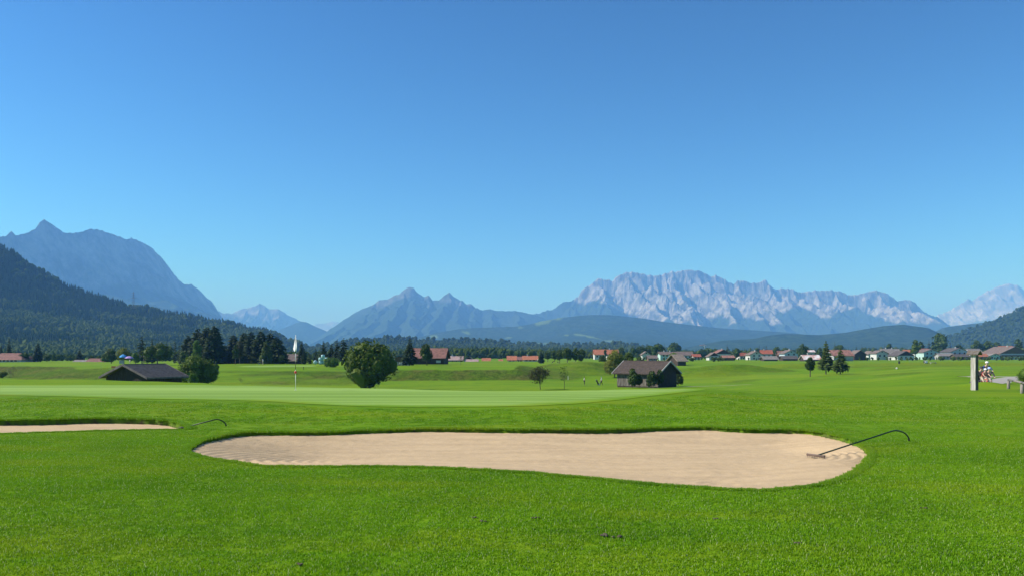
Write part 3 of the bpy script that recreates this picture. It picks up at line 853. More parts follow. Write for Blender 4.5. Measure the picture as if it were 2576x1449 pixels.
def mountain(name, sky_pts, Y0, df, db, cols, rows, material, seed, L_, carve, rockline=None, rockrange=60, jag=0.0, p=0.9, extra=None, meadows=(), rockmul=1.0, warp=0.6, lam=2.6, base=-8.0, ypts=None, fdir=(0.0, -1.0), steep=None, pw=1.6, shear=0.0, spurs=None, sl_l=0.75, sl_r=1.35, vk=3.6, rk=1.55, det=0.10):
    sp = np.array(sky_pts, float)
    px = np.linspace(sp[0, 0], sp[-1, 0], cols)
    skyy = np.interp(px, sp[:, 0], sp[:, 1])
    if jag:
        skyy = skyy - jag * (ridged(px / 14.0, px * 0 + 1.3, seed + 50, 4, 0.6) - 0.5) * 2
    t = np.concatenate([np.linspace(-1, -0.06, int(rows * .78), endpoint=False), np.linspace(-0.06, 0.06, int(rows * .1), endpoint=False), np.linspace(0.06, 1, int(rows * .12))])
    PXm, Tm = np.meshgrid(px, t)
    Yc0 = np.full(PXm.shape, float(Y0)) if ypts is None else np.interp(PXm, [q[0] for q in ypts], [q[1] for q in ypts])
    Xc = PX(PXm, Yc0)
    D = np.where(Tm < 0, Tm * df, Tm * db)
    Yw = Yc0 - D * fdir[1]
    Xw = Xc * (1 + 0.12 * D * abs(fdir[1]) / Y0) - D * fdir[0]
    zc = PZ(np.interp(PXm, px, skyy), Yc0)
    zc = np.maximum(zc, base + 1)
    d = np.abs(Tm)
    prof = (1 - d) ** 1.0 * 0.55 + 0.45 * (1 - d ** p)
    if steep: prof = (1 - d) ** steep
    prof = np.where(Tm > 0, (1 - d) ** 1.2, prof)
    kw = int(max(3, cols * 26.0 / (sp[-1, 0] - sp[0, 0])))
    ker = np.hanning(2 * kw + 1); ker /= ker.sum()
    sm = np.convolve(np.pad(skyy, kw, mode='edge'), ker, mode='valid')
    sm = np.minimum(sm + 4, np.maximum(sm, skyy) + 4)
    zs = np.maximum(PZ(np.interp(PXm, px, sm), Yc0), base + 1)
    bl = sst(0.0, 0.035, d)
    zc = zc * (1 - bl) + zs * bl
    wx = Xw + shear * D + warp * L_ * (fbm(Xw / (L_ * 1.5), Yw / (L_ * 1.0), seed + 7, 4, 0.6) - 0.5) * 2
    wy = Yw + warp * L_ * (fbm(Xw / (L_ * 1.5) + 9, Yw / (L_ * 1.0), seed + 8, 4, 0.6) - 0.5) * 2
    n = 0.55 * ridged(wx / (L_ * 1.9), wy / (L_ * 1.9 * lam), seed + 60, 2, 0.5, pw) + 0.45 * ridged(wx / L_ + 0.5 * wy / L_, wy / (L_ * lam), seed, 6, 0.58, pw)
    n2 = fbm(wx / (L_ * 0.35), wy / (L_ * 0.4), seed + 3, 5, 0.6)
    win = np.minimum(1, d * (9 if steep else 5.5)) * (1 - d) ** (1.3 if steep else 0.6)
    z = base + (zc - base) * prof - (zc - base) * carve * win * (1 - n) * 1.35 - (zc - base) * carve * 0.35 * np.minimum(1, d * 9) * (1 - d) * (1 - n2)
    if spurs:
        H = (zc - base)
        xw = Xw + 0.16 * L_ * 2 * (fbm(Xw / (L_ * .5), Yw / (L_ * .5), seed + 5, 4, 0.6) - 0.5)
        zz = H * (1 - d) ** vk
        for (p0, d0, p1, d1) in spurs:
            u = np.clip((d - d0) / max(1e-6, d1 - d0), -0.3, 1.4)
            pc = p0 + (p1 - p0) * u
            xs = PX(pc, Yc0)
            hs = float(np.interp(p0, px, sm)); h0 = PZ(hs, float(np.interp(p0, px, Yc0[0]))) - base
            top = np.where(d >= d0, h0 * ((1 - d0) ** vk if d0 > 0.02 else 1.0) * ((1 - d) / (1 - d0)) ** rk, -1e3)
            bumps = 1 + 0.10 * (vn(d * 26 + p0, d * 0 + p0, seed + 9) - 0.5) * np.minimum(1, d * 20)
            dx = xw - xs
            hh_ = top * bumps - np.where(dx < 0, sl_l * -dx, sl_r * dx)
            zz = np.maximum(zz, hh_)
        zz = np.where(Tm > 0, H * (1 - d) ** 1.2, zz)
        w2 = np.minimum(1, d * 18) * (1 - d) ** 2
        nd = ridged(wx / (L_ * 0.30), wy / (L_ * 0.62), seed + 70, 5, 0.62, 1.0)
        z = base + zz - H * det * w2 * (1 - nd) * 2 - H * det * 0.5 * w2 * (1 - n)
    z = np.maximum(z, base - 3 * d)
    pj = CX + Xw / Yw * F
    lim = PZ(np.where(d < 0.03, np.interp(pj, px, skyy) + 0.15, np.maximum(np.interp(pj, px, sm), np.interp(pj, px, skyy)) + 2.5), Yw)
    inside_ = (pj > px[0]) & (pj < px[-1])
    z = np.where(inside_ & (d > 0.004), np.minimum(z, lim), z)
    V = np.stack([Xw, Yw, z], -1).reshape(-1, 3)
    nr, nc = Tm.shape
    idx = np.arange(nr * nc).reshape(nr, nc)
    Q = np.stack([idx[:-1, :-1], idx[:-1, 1:], idx[1:, 1:], idx[1:, :-1]], -1).reshape(-1, 4)
    o = link_np(name, V, Q, material, smooth=True)
    tag(o, kind='structure')
    py = HY - (z - ZE) * F / Yw
    pxx = CX + Xw / Yw * F
    if rockline is None: rock = np.zeros(z.shape)
    else:
        rl = np.array(rockline, float)
        line = np.interp(PXm, rl[:, 0], rl[:, 1])
        zl = PZ(line, Yc0)
        nn = fbm(Xw / (L_ * .5), Yw / (L_ * .5), seed + 20, 5) - 0.5
        h = (z - zl) + nn * rockrange * 3.2
        gy, gx = np.gradient(z)
        dx = np.gradient(Xw, axis=1); dy = np.gradient(Yw, axis=0)
        sl = np.hypot(gx / dx, gy / dy)
        rock = sst(-rockrange * .3, rockrange * .3, h) * sst(0.35, 0.75, sl + 0.35 * sst(0, 200, h)) * rockmul
    attr(o, 'rock', rock)
    md = np.zeros(z.shape)
    for (mx, my, mw, mh, sl_) in meadows:
        uu = (pxx - mx) / mw; vv = (py - my - sl_ * (pxx - mx)) / mh
        md = np.maximum(md, sst(1.1, 0.7, np.hypot(uu, vv) + 0.9 * (fbm(pxx / 9, py / 5, seed + 30, 3) - 0.5)))
    attr(o, 'meadow', md)
    return o, Xw, Yw, z, py, pxx

# far pale peaks
mountain('mountain', [(760,850),(775,836),(790,818),(798,812),(808,814),(820,812),(832,808.5),(838.7,806),(845,810.5),(852,808.5),(857,820),(866,832),(880,850)], 24000, 4000, 4000, 160, 60, m_pale, 3, 700, 0.30, [(0,835),(3000,835)], 120, jag=1.0)
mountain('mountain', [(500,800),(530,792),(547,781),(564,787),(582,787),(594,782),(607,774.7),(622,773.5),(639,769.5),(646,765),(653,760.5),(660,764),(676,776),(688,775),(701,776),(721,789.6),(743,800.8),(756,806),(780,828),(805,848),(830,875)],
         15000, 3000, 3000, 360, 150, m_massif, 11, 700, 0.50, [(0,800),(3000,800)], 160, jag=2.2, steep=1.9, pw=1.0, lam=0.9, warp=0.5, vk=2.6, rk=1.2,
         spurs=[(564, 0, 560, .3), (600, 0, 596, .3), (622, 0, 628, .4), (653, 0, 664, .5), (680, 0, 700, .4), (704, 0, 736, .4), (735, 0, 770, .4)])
mountain('mountain', [(2290,860),(2320,835),(2345,803),(2361,791),(2381,786),(2396,778),(2409,769.7),(2422,763),(2436,752),(2443,756),(2451,753.4),(2468,743),(2478,734),(2488,732),(2499,724.8),(2518,719),(2539,715),(2550,719),(2558,717),(2576,728),(2620,740),(2700,720),(2800,760),(2950,840)],
         15500, 4000, 3500, 460, 220, m_pale, 27, 700, 0.6, [(0,812),(3000,812)], 130, jag=3.5, steep=2.2, pw=1.0, warp=0.6, lam=0.8, shear=0.5, vk=3.0, rk=1.4,
         spurs=[(2395, 0, 2390, .3), (2422, 0, 2425, .3), (2443, 0, 2460, .3), (2468, 0, 2488, .3), (2500, 0, 2530, .35), (2518, .1, 2560, .4), (2540, 0, 2590, .3), (2560, 0, 2620, .35), (2610, 0, 2660, .3), (2690, 0, 2740, .3)])
# big grey wall on the left
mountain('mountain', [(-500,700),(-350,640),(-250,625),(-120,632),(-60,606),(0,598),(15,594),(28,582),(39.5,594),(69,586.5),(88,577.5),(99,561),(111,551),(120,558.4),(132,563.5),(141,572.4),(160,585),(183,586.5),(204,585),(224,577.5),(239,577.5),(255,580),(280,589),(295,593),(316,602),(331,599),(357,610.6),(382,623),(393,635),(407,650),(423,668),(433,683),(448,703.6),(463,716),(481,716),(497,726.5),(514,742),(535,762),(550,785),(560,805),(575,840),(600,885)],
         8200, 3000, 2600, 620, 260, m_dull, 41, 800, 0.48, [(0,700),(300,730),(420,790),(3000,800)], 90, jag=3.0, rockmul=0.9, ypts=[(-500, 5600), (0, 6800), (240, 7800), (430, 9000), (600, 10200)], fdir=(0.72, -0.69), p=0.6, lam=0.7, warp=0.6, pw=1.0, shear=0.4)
# wooded cone between the peaks
mountain('hill', [(560,880),(640,850),(696,832),(718,823),(743,813),(758,808),(770,809.5),(793,820.6),(825,834),(855,853),(900,885)], 10500, 2200, 2000, 200, 80, m_hill, 51, 700, 0.22)
# twin-peaked mountain
mountain('mountain', [(700,890),(760,868),(800,850),(825,835.5),(857,819),(874,805.7),(892,796),(909,786),(924,773.5),(941,765),(954,755),(976,753.7),(991,746),(1001,745),(1011,734),(1026,722.7),(1034,721.5),(1041,724),(1046,732.6),(1063,746),(1068,747.5),(1078,743.7),(1088,755),(1105,755),(1117,743.7),(1131,735.5),(1140,746),(1150,751),(1160,758),(1172,765),(1184,764),(1199,777.7),(1212,780),(1231,776.5),(1244,780.7),(1274,782.6),(1298,781.4),(1318,786),(1338,790.6),(1370,800),(1420,830),(1480,870)],
         9800, 2900, 2500, 620, 200, m_massif, 63, 700, 0.45, [(800,760),(930,750),(960,772),(1000,760),(1045,748),(1080,768),(1130,762),(1160,775),(1300,740)], 60, jag=1.6, rockmul=0.45, steep=1.5, pw=1.1, warp=0.5, lam=1.0, vk=2.2, rk=1.15, sl_l=0.55, sl_r=0.85, det=0.06,
         spurs=[(857, 0, 850, .5), (909, 0, 900, .5), (954, 0, 950, .5), (991, 0, 975, .4), (1030, 0, 1020, .5), (1046, 0, 1075, .5), (1078, 0, 1085, .3), (1131, 0, 1125, .5), (1150, 0, 1180, .5), (1190, 0, 1200, .5), (1232, 0, 1250, .5), (1298, 0, 1310, .5)])
# long limestone massif
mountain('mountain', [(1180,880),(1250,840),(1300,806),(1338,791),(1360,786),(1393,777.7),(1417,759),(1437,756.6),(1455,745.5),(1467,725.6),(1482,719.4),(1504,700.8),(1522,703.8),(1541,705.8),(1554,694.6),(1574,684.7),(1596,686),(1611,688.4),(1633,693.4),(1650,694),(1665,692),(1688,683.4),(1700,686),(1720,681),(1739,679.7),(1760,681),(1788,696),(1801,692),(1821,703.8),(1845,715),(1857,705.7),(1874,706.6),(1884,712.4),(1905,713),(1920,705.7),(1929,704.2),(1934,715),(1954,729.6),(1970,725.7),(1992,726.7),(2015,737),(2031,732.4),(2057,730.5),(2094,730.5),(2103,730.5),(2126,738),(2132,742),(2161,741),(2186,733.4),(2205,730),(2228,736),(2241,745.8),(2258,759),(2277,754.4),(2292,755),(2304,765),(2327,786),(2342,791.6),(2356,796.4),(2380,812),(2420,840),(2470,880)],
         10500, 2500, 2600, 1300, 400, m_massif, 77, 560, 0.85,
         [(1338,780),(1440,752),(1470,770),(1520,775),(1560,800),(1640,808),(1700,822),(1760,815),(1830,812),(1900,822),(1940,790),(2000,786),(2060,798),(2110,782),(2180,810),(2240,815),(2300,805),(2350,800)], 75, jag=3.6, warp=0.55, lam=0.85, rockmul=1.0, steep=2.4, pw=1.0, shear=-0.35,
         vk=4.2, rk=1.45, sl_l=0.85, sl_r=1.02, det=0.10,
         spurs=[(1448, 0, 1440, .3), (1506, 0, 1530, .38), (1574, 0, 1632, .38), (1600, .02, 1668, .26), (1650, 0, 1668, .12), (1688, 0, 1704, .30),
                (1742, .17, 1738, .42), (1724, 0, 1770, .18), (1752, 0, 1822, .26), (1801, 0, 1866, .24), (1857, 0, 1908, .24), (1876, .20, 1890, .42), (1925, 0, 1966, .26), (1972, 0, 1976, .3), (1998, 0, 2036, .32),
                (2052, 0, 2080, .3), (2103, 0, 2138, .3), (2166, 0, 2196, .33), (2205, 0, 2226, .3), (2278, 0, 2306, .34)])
# wooded foothills
mountain('hill', [(880,890),(980,868),(1040,850),(1100,836),(1150,827),(1187,823.6),(1240,822),(1298,820),(1330,815),(1360,807),(1410,797.5),(1447,794),(1485,790.6),(1534,791),(1571,794),(1621,800),(1670,808),(1744,817),(1800,823),(1840,826),(1907,830),(1993,836),(2080,848),(2200,866),(2350,885)],
         6300, 2200, 2000, 600, 150, m_hill, 91, 620, 0.30,
         meadows=[(1365,811,22,6,-0.18),(1398,799,26,5,-0.12),(1172,836,11,4,0.35),(1092,846,10,4,0.1),(1310,824,6,3,0),(1460,842,18,2.2,0.1),(1490,848,22,2.2,0.2),(1425,843,6,2,0),(1280,849,12,2,-.1),(1530,857,16,1.8,0.1),(1350,863,50,1.3,0.0)])
mountain('hill', [(2250,890),(2300,860),(2356,832),(2371,824),(2409,818),(2457,812.6),(2476,811),(2520,800),(2600,790),(2750,800),(2900,860)], 5000, 1300, 1200, 240, 80, m_hill, 101, 500, 0.25)
mountain('hill', [(1620,892),(1700,878),(1763,866),(1821,855),(1897,851),(1935,842),(1974,838),(2060,841),(2094,838),(2128,835),(2170,827),(2224,818),(2270,814.6),(2333,823),(2361,836),(2400,856),(2460,885)], 3900, 1200, 1000, 420, 110, m_hill, 113, 460, 0.28)
r10 = mountain('hill', [(2280,893),(2330,872),(2377,851),(2419,835.6),(2466,818),(2505,805),(2533,789.7),(2576,774),(2650,745),(2800,700),(3000,690)], 2700, 1000, 800, 300, 130, m_hill, 127, 400, 0.22)
r11 = mountain('hill', [(700,892),(800,872),(850,862),(879,857),(907,855),(948,853),(976,849),(1010,850.5),(1031,853),(1086,853.5),(1127,855),(1207,856),(1227,855),(1248,858),(1276,861),(1317,866),(1386,867.5),(1441,866),(1496,866),(1561,864.5),(1608,870),(1680,880),(1760,892)],
         2100, 700, 500, 420, 90, m_hill, 139, 230, 0.22)
r12 = mountain('hill', [(-900,560),(-500,520),(-200,560),(-60,600),(0,620),(15,626),(33,634),(56,655),(76,668),(107,683),(137,703),(163,717),(204,734),(242,744),(280,757),(300,761),(321,771),(331,776),(369,775),(407,788),(458,791),(497,799),(535,811),(573,811),(598,820),(639,831),(664,832),(685,838),(705,846),(719,858),(733,861),(754,866),(775,878),(810,891)],
         1950, 1200, 800, 560, 190, m_hill, 151, 300, 0.20)

# ------------------------------------------------------------------ woods as masses of small trees
def cone_tree(n=5, tiers=2):
    V = []; T = []
    for k in range(tiers):
        z0 = 0.08 + 0.42 * k / max(1, tiers - 1) if tiers > 1 else 0.08
        zt = min(1.0, z0 + 0.62); r = 0.20 * (1 - 0.42 * k)
        i = len(V)
        for q in range(n):
            a = 2 * math.pi * (q + .3 * k) / n; V.append((r * math.cos(a), r * math.sin(a), z0 + 0.03 * (q % 2)))
        V.append((0, 0, zt if k == tiers - 1 else z0 + .55))
        for q in range(n): T.append((i + q, i + (q + 1) % n, i + n))
    return np.array(V), np.array(T)
def blob_tree():
    bm = bmesh.new(); bmesh.ops.create_icosphere(bm, subdivisions=1, radius=0.5)
    V = np.array([v.co[:] for v in bm.verts]); T = np.array([[v.index for v in f.verts] for f in bm.faces]); bm.free()
    V[:, 2] += 0.52
    return V, T
def woods(name, X, Y, Z, h, w, protos, material, label, cat='forest'):
    Vs = []; Ts = []; off = 0
    n = len(X)
    which = rng.integers(0, 100, n)
    for pi, (V0, T0, lo, hi, jit) in enumerate(protos):
        s = np.where((which >= lo) & (which < hi))[0]
        m = len(s)
        if m == 0: continue
        a = rng.uniform(0, 2 * np.pi, m); ca, sa = np.cos(a)[:, None], np.sin(a)[:, None]
        V = np.repeat(V0[None], m, 0)
        V = V + rng.uniform(-jit, jit, V.shape)
        x = V[:, :, 0] * ca - V[:, :, 1] * sa; y = V[:, :, 0] * sa + V[:, :, 1] * ca
        hh = h[s][:, None]; ww = w[s][:, None]
        P = np.stack([X[s][:, None] + x * ww, Y[s][:, None] + y * ww, Z[s][:, None] + V[:, :, 2] * hh], -1).reshape(-1, 3)
        T = (T0[None] + (np.arange(m) * len(V0))[:, None, None]).reshape(-1, 3) + off
        Vs.append(P); Ts.append(T); off += len(P)
    o = link_np(name, np.vstack(Vs), np.vstack(Ts), material)
    return tag(o, label, cat, kind='stuff')
C5 = cone_tree(5, 2); C4 = cone_tree(4, 1); C6 = cone_tree(6, 3); B1 = blob_tree()
m_wood = leaf_mat('mixed_wood', (0.016, 0.032, 0.012), (0.05, 0.074, 0.02), 0.15, 0.02, 0.9, 0.0)
m_wood2 = leaf_mat('valley_wood', (0.024, 0.046, 0.013), (0.075, 0.108, 0.024), 0.2, 0.03, 0.9, 0.0)

def on_hill(r, n, ylo, yhi, pxlo, pxhi):
    o, Xw, Yw, z, py, pxx = r
    cy = (np.arange(Xw.shape[0]) < int(Xw.shape[0] * 0.88))
    m = (pxx > pxlo) & (pxx < pxhi) & cy[:, None] & (z > -7)
    ii = np.argwhere(m[:-1, :-1])
    # area weights
    ar = np.abs((Xw[1:, 1:] - Xw[:-1, :-1]) * (Yw[1:, 1:] - Yw[:-1, :-1]))[m[:-1, :-1]]
    pick = rng.choice(len(ii), n, p=ar / ar.sum())
    a = ii[pick]; u = rng.random(n); v = rng.random(n)
    def lerp(A): return (A[a[:, 0], a[:, 1]] * (1 - u) + A[a[:, 0], a[:, 1] + 1] * u) * (1 - v) + (A[a[:, 0] + 1, a[:, 1]] * (1 - u) + A[a[:, 0] + 1, a[:, 1] + 1] * u) * v
    return lerp(Xw), lerp(Yw), lerp(z)
X, Y, Z = on_hill(r12, 19000, 0, 0, -260, 830)
cl = fbm(X / 90, Y / 90, 5, 3)
hh = rng.uniform(8, 15.5, len(X)); ww = hh * rng.uniform(0.8, 1.1, len(X))
dec = (cl + 0.25 * (rng.random(len(X)) - 0.5)) > 0.60 - 0.10 * sst(120, 20, Z)
prot_c = [(C5[0], C5[1], 0, 100, 0.03)]; prot_b = [(B1[0], B1[1], 0, 100, 0.10)]
woods('forest', X[~dec], Y[~dec], Z[~dec] - 1, hh[~dec], ww[~dec] * 1.15, prot_c, leaf_mat('spruce_wood', (0.016, 0.034, 0.016), (0.04, 0.065, 0.025), 0.1, 0.02, 0.9, 0.0), 'dark spruce forest covering the steep hillside on the left')
woods('forest', X[dec], Y[dec], Z[dec] - 1, hh[dec] * 0.85, ww[dec] * 0.72, prot_b, leaf_mat('beech_wood', (0.035, 0.062, 0.013), (0.10, 0.13, 0.026), 0.2, 0.02, 0.9, 0.0), 'lighter green broadleaf trees mixed into the left hillside forest')
X, Y, Z = on_hill(r11, 9000, 0, 0, 700, 1760)
hh = rng.uniform(7, 13, len(X))
woods('forest', X, Y, Z - 1, hh, hh * .95, [(C4[0], C4[1], 0, 55, 0.03), (B1[0], B1[1], 55, 100, 0.1)], m_wood, 'low wooded ridge behind the valley houses in the centre')
X, Y, Z = on_hill(r10, 7000, 0, 0, 2290, 2780)
hh = rng.uniform(7, 13, len(X))
woods('forest', X, Y, Z - 1, hh, hh * .95, [(C4[0], C4[1], 0, 70, 0.03), (B1[0], B1[1], 70, 100, 0.1)], m_wood, 'wooded hillside rising at the right edge')

# valley-floor tree belts, tops given along px
def belt(pts, Ya, Yb, n, label, conif=40, mat_=None, seedh=0.75):
    pts = np.array(pts, float)
    px = rng.uniform(pts[0, 0], pts[-1, 0], n)
    Y = rng.uniform(Ya, Yb, n)
    top = np.interp(px, pts[:, 0], pts[:, 1])
    zt = PZ(top, Y)
    h = (zt - (ZE - 3.9)) * rng.uniform(seedh, 1.02, n)
    X = PX(px, Y)
    # each crown is several clumps
    XX = []; YY = []; ZZ = []; H = []; W_ = []
    for k in range(3):
        XX.append(X + rng.normal(0, 0.16, n) * h); YY.append(Y + rng.normal(0, 0.16, n) * h)
        f = rng.uniform(0.45, 0.7, n); H.append(h * f); ZZ.append(ZE - 3.9 + h * (1 - f) * (k / 2.0)); W_.append(h * rng.uniform(0.35, 0.55, n))
    XX, YY, ZZ, H, W_ = map(np.concatenate, (XX, YY, ZZ, H, W_))
    isc = np.tile(rng.random(n) * 100 < conif, 3)
    first = np.concatenate([np.ones(n, bool), np.zeros(2 * n, bool)])
    Vp = [(B1[0], B1[1], 0, 100, 0.12)]
    k = ~isc
    o = woods('tree_belt', XX[k], YY[k], ZZ[k], H[k], W_[k] * 1.2, Vp, mat_ or m_wood2, label, 'tree belt')
    k = isc & first
    if k.any():
        o2 = woods('tree_belt', XX[k], YY[k], np.full(k.sum(), ZE - 4.2), np.tile(h, 3)[k] * 1.08, np.tile(h, 3)[k] * .75, [(C6[0], C6[1], 0, 100, 0.025)], leaf_mat('belt_spruce', (0.022, 0.045, 0.018), (0.05, 0.08, 0.028), 0.1, 0.05, 0.9, 0), label.replace('broadleaf', 'spruce'), 'tree belt')
belt([(-150, 882), (60, 886), (130, 888), (260, 893), (420, 884), (560, 880), (760, 884), (820, 880), (900, 880)], 420, 620, 900, 'broadleaf trees along the foot of the left hill')
belt([(880, 885), (1000, 880), (1100, 873), (1180, 875), (1245, 872), (1290, 880), (1350, 878), (1420, 884), (1500, 882), (1560, 885)], 640, 1000, 1300, 'broadleaf trees behind the centre houses', 30)
belt([(1000, 872), (1100, 868), (1300, 872), (1500, 872), (1620, 876)], 1100, 1500, 700, 'broadleaf trees far behind the centre houses', 80)
belt([(1540, 884), (1660, 882), (1800, 882), (1900, 881), (2000, 882), (2150, 882), (2300, 880), (2420, 876), (2600, 874), (2800, 872)], 720, 1000, 1500, 'broadleaf trees behind the village on the right', 40)
belt([(1600, 896), (1720, 899), (1800, 897), (1950, 899), (2050, 900), (2150, 897), (2290, 896), (2420, 895), (2520, 896), (2640, 895)], 470, 620, 330, 'garden broadleaf shrubs between the village houses', 8)
belt([(1700, 878), (1900, 874), (2100, 874), (2250, 872), (2500, 872), (2800, 870)], 1100, 1500, 700, 'broadleaf trees far behind the village on the right', 85)

# ------------------------------------------------------------------ trees (unit height meshes shared by copies)
m_bark = mat('bark', (0.10, 0.08, 0.06), 0.9, scale=8, bump=0.4)
LV = {
 'spruce': leaf_mat('needles', (0.008, 0.018, 0.008), (0.032, 0.055, 0.016), 0.08, 1.2, 0.7, 0.1),
 'larch': leaf_mat('light_needles', (0.03, 0.055, 0.016), (0.09, 0.13, 0.03), 0.25, 1.2, 0.7, 0.1),
 'broad': leaf_mat('leaves', (0.035, 0.072, 0.008), (0.125, 0.18, 0.022), 0.25, 0.9, 0.6, 0.15),
 'dark': leaf_mat('dark_leaves', (0.020, 0.045, 0.008), (0.07, 0.115, 0.02), 0.2, 0.9, 0.6, 0.15),
 'deep': leaf_mat('deep_leaves', (0.022, 0.048, 0.006), (0.095, 0.14, 0.018), 0.2, 0.9, 0.6, 0.12),
 'yellow': leaf_mat('yellow_leaves', (0.08, 0.11, 0.018), (0.22, 0.24, 0.04), 0.35, 0.9, 0.6, 0.15),
 'fresh': leaf_mat('fresh_leaves', (0.05, 0.11, 0.018), (0.13, 0.22, 0.04), 0.35, 0.9, 0.6, 0.15),
 'brown': leaf_mat('brown_leaves', (0.035, 0.042, 0.015), (0.11, 0.11, 0.04), 0.3, 0.9, 0.6, 0.1),
 'dry': leaf_mat('dry_twigs', (0.07, 0.06, 0.035), (0.20, 0.17, 0.10), 0.1, 0.9, 0.8, 0.1),
}
def leaf_cloud(C, N_, size, cluster, r):
    """triangles/quads around points C with outward-ish normals N_"""
    n = len(C)
    T1 = r.normal(size=(n, 3)); T1 -= N_ * (T1 * N_).sum(1)[:, None]; T1 /= np.linalg.norm(T1, axis=1)[:, None] + 1e-9
    T2 = np.cross(N_, T1)
    s = size * r.uniform(0.6, 1.35, n)[:, None]
    k = r.uniform(0.5, 1.0, (n, 1))
    a = C - T1 * s; b_ = C + T2 * s * k * .8; c = C + T1 * s; d = C - T2 * s * k * .8
    V = np.stack([a, b_, c, d], 1).reshape(-1, 3)
    Q = np.arange(4 * n).reshape(n, 4)
    return V, Q
def make_broad(seed, wr, lobes, nleaf, size, low=0.15, hollow=0.75, gap=0.0, cone=0.0):
    """crown of unit-height tree; wr = width/height ratio"""
    r = np.random.default_rng(seed)
    C = []; 
    cz = (1 + low) / 2; hz = (1 - low) / 2
    L_ = []
    for i in range(lobes):
        a = r.uniform(0, 2 * np.pi); u = r.uniform(-0.85, 0.9)
        rad = wr / 2 * math.sqrt(max(0.05, 1 - u * u)) * r.uniform(0.35, 0.62)
        if cone: rad *= (1 - cone * (u + 1) / 2)
        L_.append((rad * 1.25 * math.cos(a), rad * 1.25 * math.sin(a), cz + u * hz * 0.72, r.uniform(0.14, 0.42) * min(wr, 2 * hz * 1.1) * (1 if lobes < 14 else 0.78)))
    L_.append((0, 0, cz, 0.36 * min(wr, 1)))
    L_.append((0, 0, 1 - 0.25 * wr * .8, 0.24 * min(wr, 1)))
    Vs = []; Ns = []
    per = nleaf // len(L_)
    for (x, y, z, rr) in L_:
        d = r.normal(size=(per, 3)); d /= np.linalg.norm(d, axis=1)[:, None]
        rad = rr * (hollow + (1.08 - hollow) * r.random(per) ** 0.6)[:, None]
        P = np.array([x, y, z]) + d * rad * np.array([1, 1, 0.92])
        Vs.append(P); Ns.append(d)
    P = np.vstack(Vs); Nn = np.vstack(Ns)
    # clip to the overall envelope softly
    e = np.sqrt((P[:, 0] / (wr / 2)) ** 2 + (P[:, 1] / (wr / 2)) ** 2 + ((P[:, 2] - cz) / hz) ** 2)
    k = (e < 1.12) & (P[:, 2] > low * .6)
    if gap: k &= r.random(len(P)) > gap * (vn(P[:, 0] * 9, P[:, 2] * 9, seed) > 0.5)
    P = P[k]; Nn = Nn[k] + r.normal(0, 0.75, (k.sum(), 3)); Nn /= np.linalg.norm(Nn, axis=1)[:, None]
    V, Q = leaf_cloud(P, Nn, size, 0, r)
    if not gap:
        bm = bmesh.new(); bmesh.ops.create_icosphere(bm, subdivisions=2, radius=1.0)
        IV = np.array([v.co[:] for v in bm.verts]); IT = np.array([[v.index for v in f.verts] + [f.verts[2].index] for f in bm.faces]); bm.free()
        Vs = [V]; Qs = [Q]; off = len(V)
        for (x, y, z, rr) in L_:
            W_ = IV * rr * 0.60 * (1 + r.uniform(-.25, .25, (len(IV), 1))) + np.array([x, y, z])
            Vs.append(W_); Qs.append(IT + off); off += len(IV)
        V = np.vstack(Vs); Q = np.vstack(Qs)
    return V, Q, L_
def make_conifer(seed, wr, tiers, nper, ragged=0.2, low=0.12, cols_=0.0):
    r = np.random.default_rng(seed)
    V = []; T = []
    for i in range(tiers):
        t = (i + r.uniform(-.3, .3)) / tiers
        z = low + (1 - low) * t
        rad = wr / 2 * (1 - t) ** (0.8 - 0.35 * cols_) + 0.01
        if t < 0.08: rad *= 0.75
        k = max(3, int(nper * (0.4 + 0.6 * (1 - t))))
        for q in range(k):
            a = 2 * np.pi * (q + r.random()) / k
            L_ = rad * r.uniform(1 - ragged * 1.5, 1 + ragged)
            zz = z + r.uniform(-.5, .5) / tiers
            dr = r.uniform(0.05, 0.30) * L_
            ux, uy = math.cos(a), math.sin(a); sx, sy = -uy, ux
            w = L_ * r.uniform(0.16, 0.30) + 0.006
            tipz = zz - dr + (0.06 * L_)
            i0 = len(V)
            V += [(0, 0, zz + 0.012), (ux * L_ * .55 + sx * w, uy * L_ * .55 + sy * w, zz - dr * .55 - r.uniform(0, .5) * w), (ux * L_, uy * L_, tipz),
                  (ux * L_ * .55 - sx * w, uy * L_ * .55 - sy * w, zz - dr * .55 - r.uniform(0, .5) * w), (ux * L_ * .6, uy * L_ * .6, zz - dr * .35 + w * .35)]
            T += [(i0, i0 + 1, i0 + 4), (i0 + 1, i0 + 2, i0 + 4), (i0 + 4, i0 + 2, i0 + 3), (i0, i0 + 4, i0 + 3)]
            # hanging twigs
            if r.random() < .6:
                f = r.uniform(.4, .9); i1 = len(V)
                V += [(ux * L_ * f - sx * w * .7, uy * L_ * f - sy * w * .7, zz - dr * f), (ux * L_ * f + sx * w * .7, uy * L_ * f + sy * w * .7, zz - dr * f), (ux * L_ * f * 1.02, uy * L_ * f * 1.02, zz - dr * f - w * 1.3)]
                T += [(i1, i1 + 1, i1 + 2)]
    # leader
    i0 = len(V); V += [(-.006, 0, .93), (.006, .003, .93), (0, -.006, .93), (0, 0, 1.0)]
    T += [(i0, i0 + 1, i0 + 3), (i0 + 1, i0 + 2, i0 + 3), (i0 + 2, i0, i0 + 3)]
    return np.array(V), np.array(T)
TREE_CACHE = {}
def np_mesh(name, V, T, material):
    o = link_np(name, V, T, material); me = o.data; bpy.data.objects.remove(o); return me
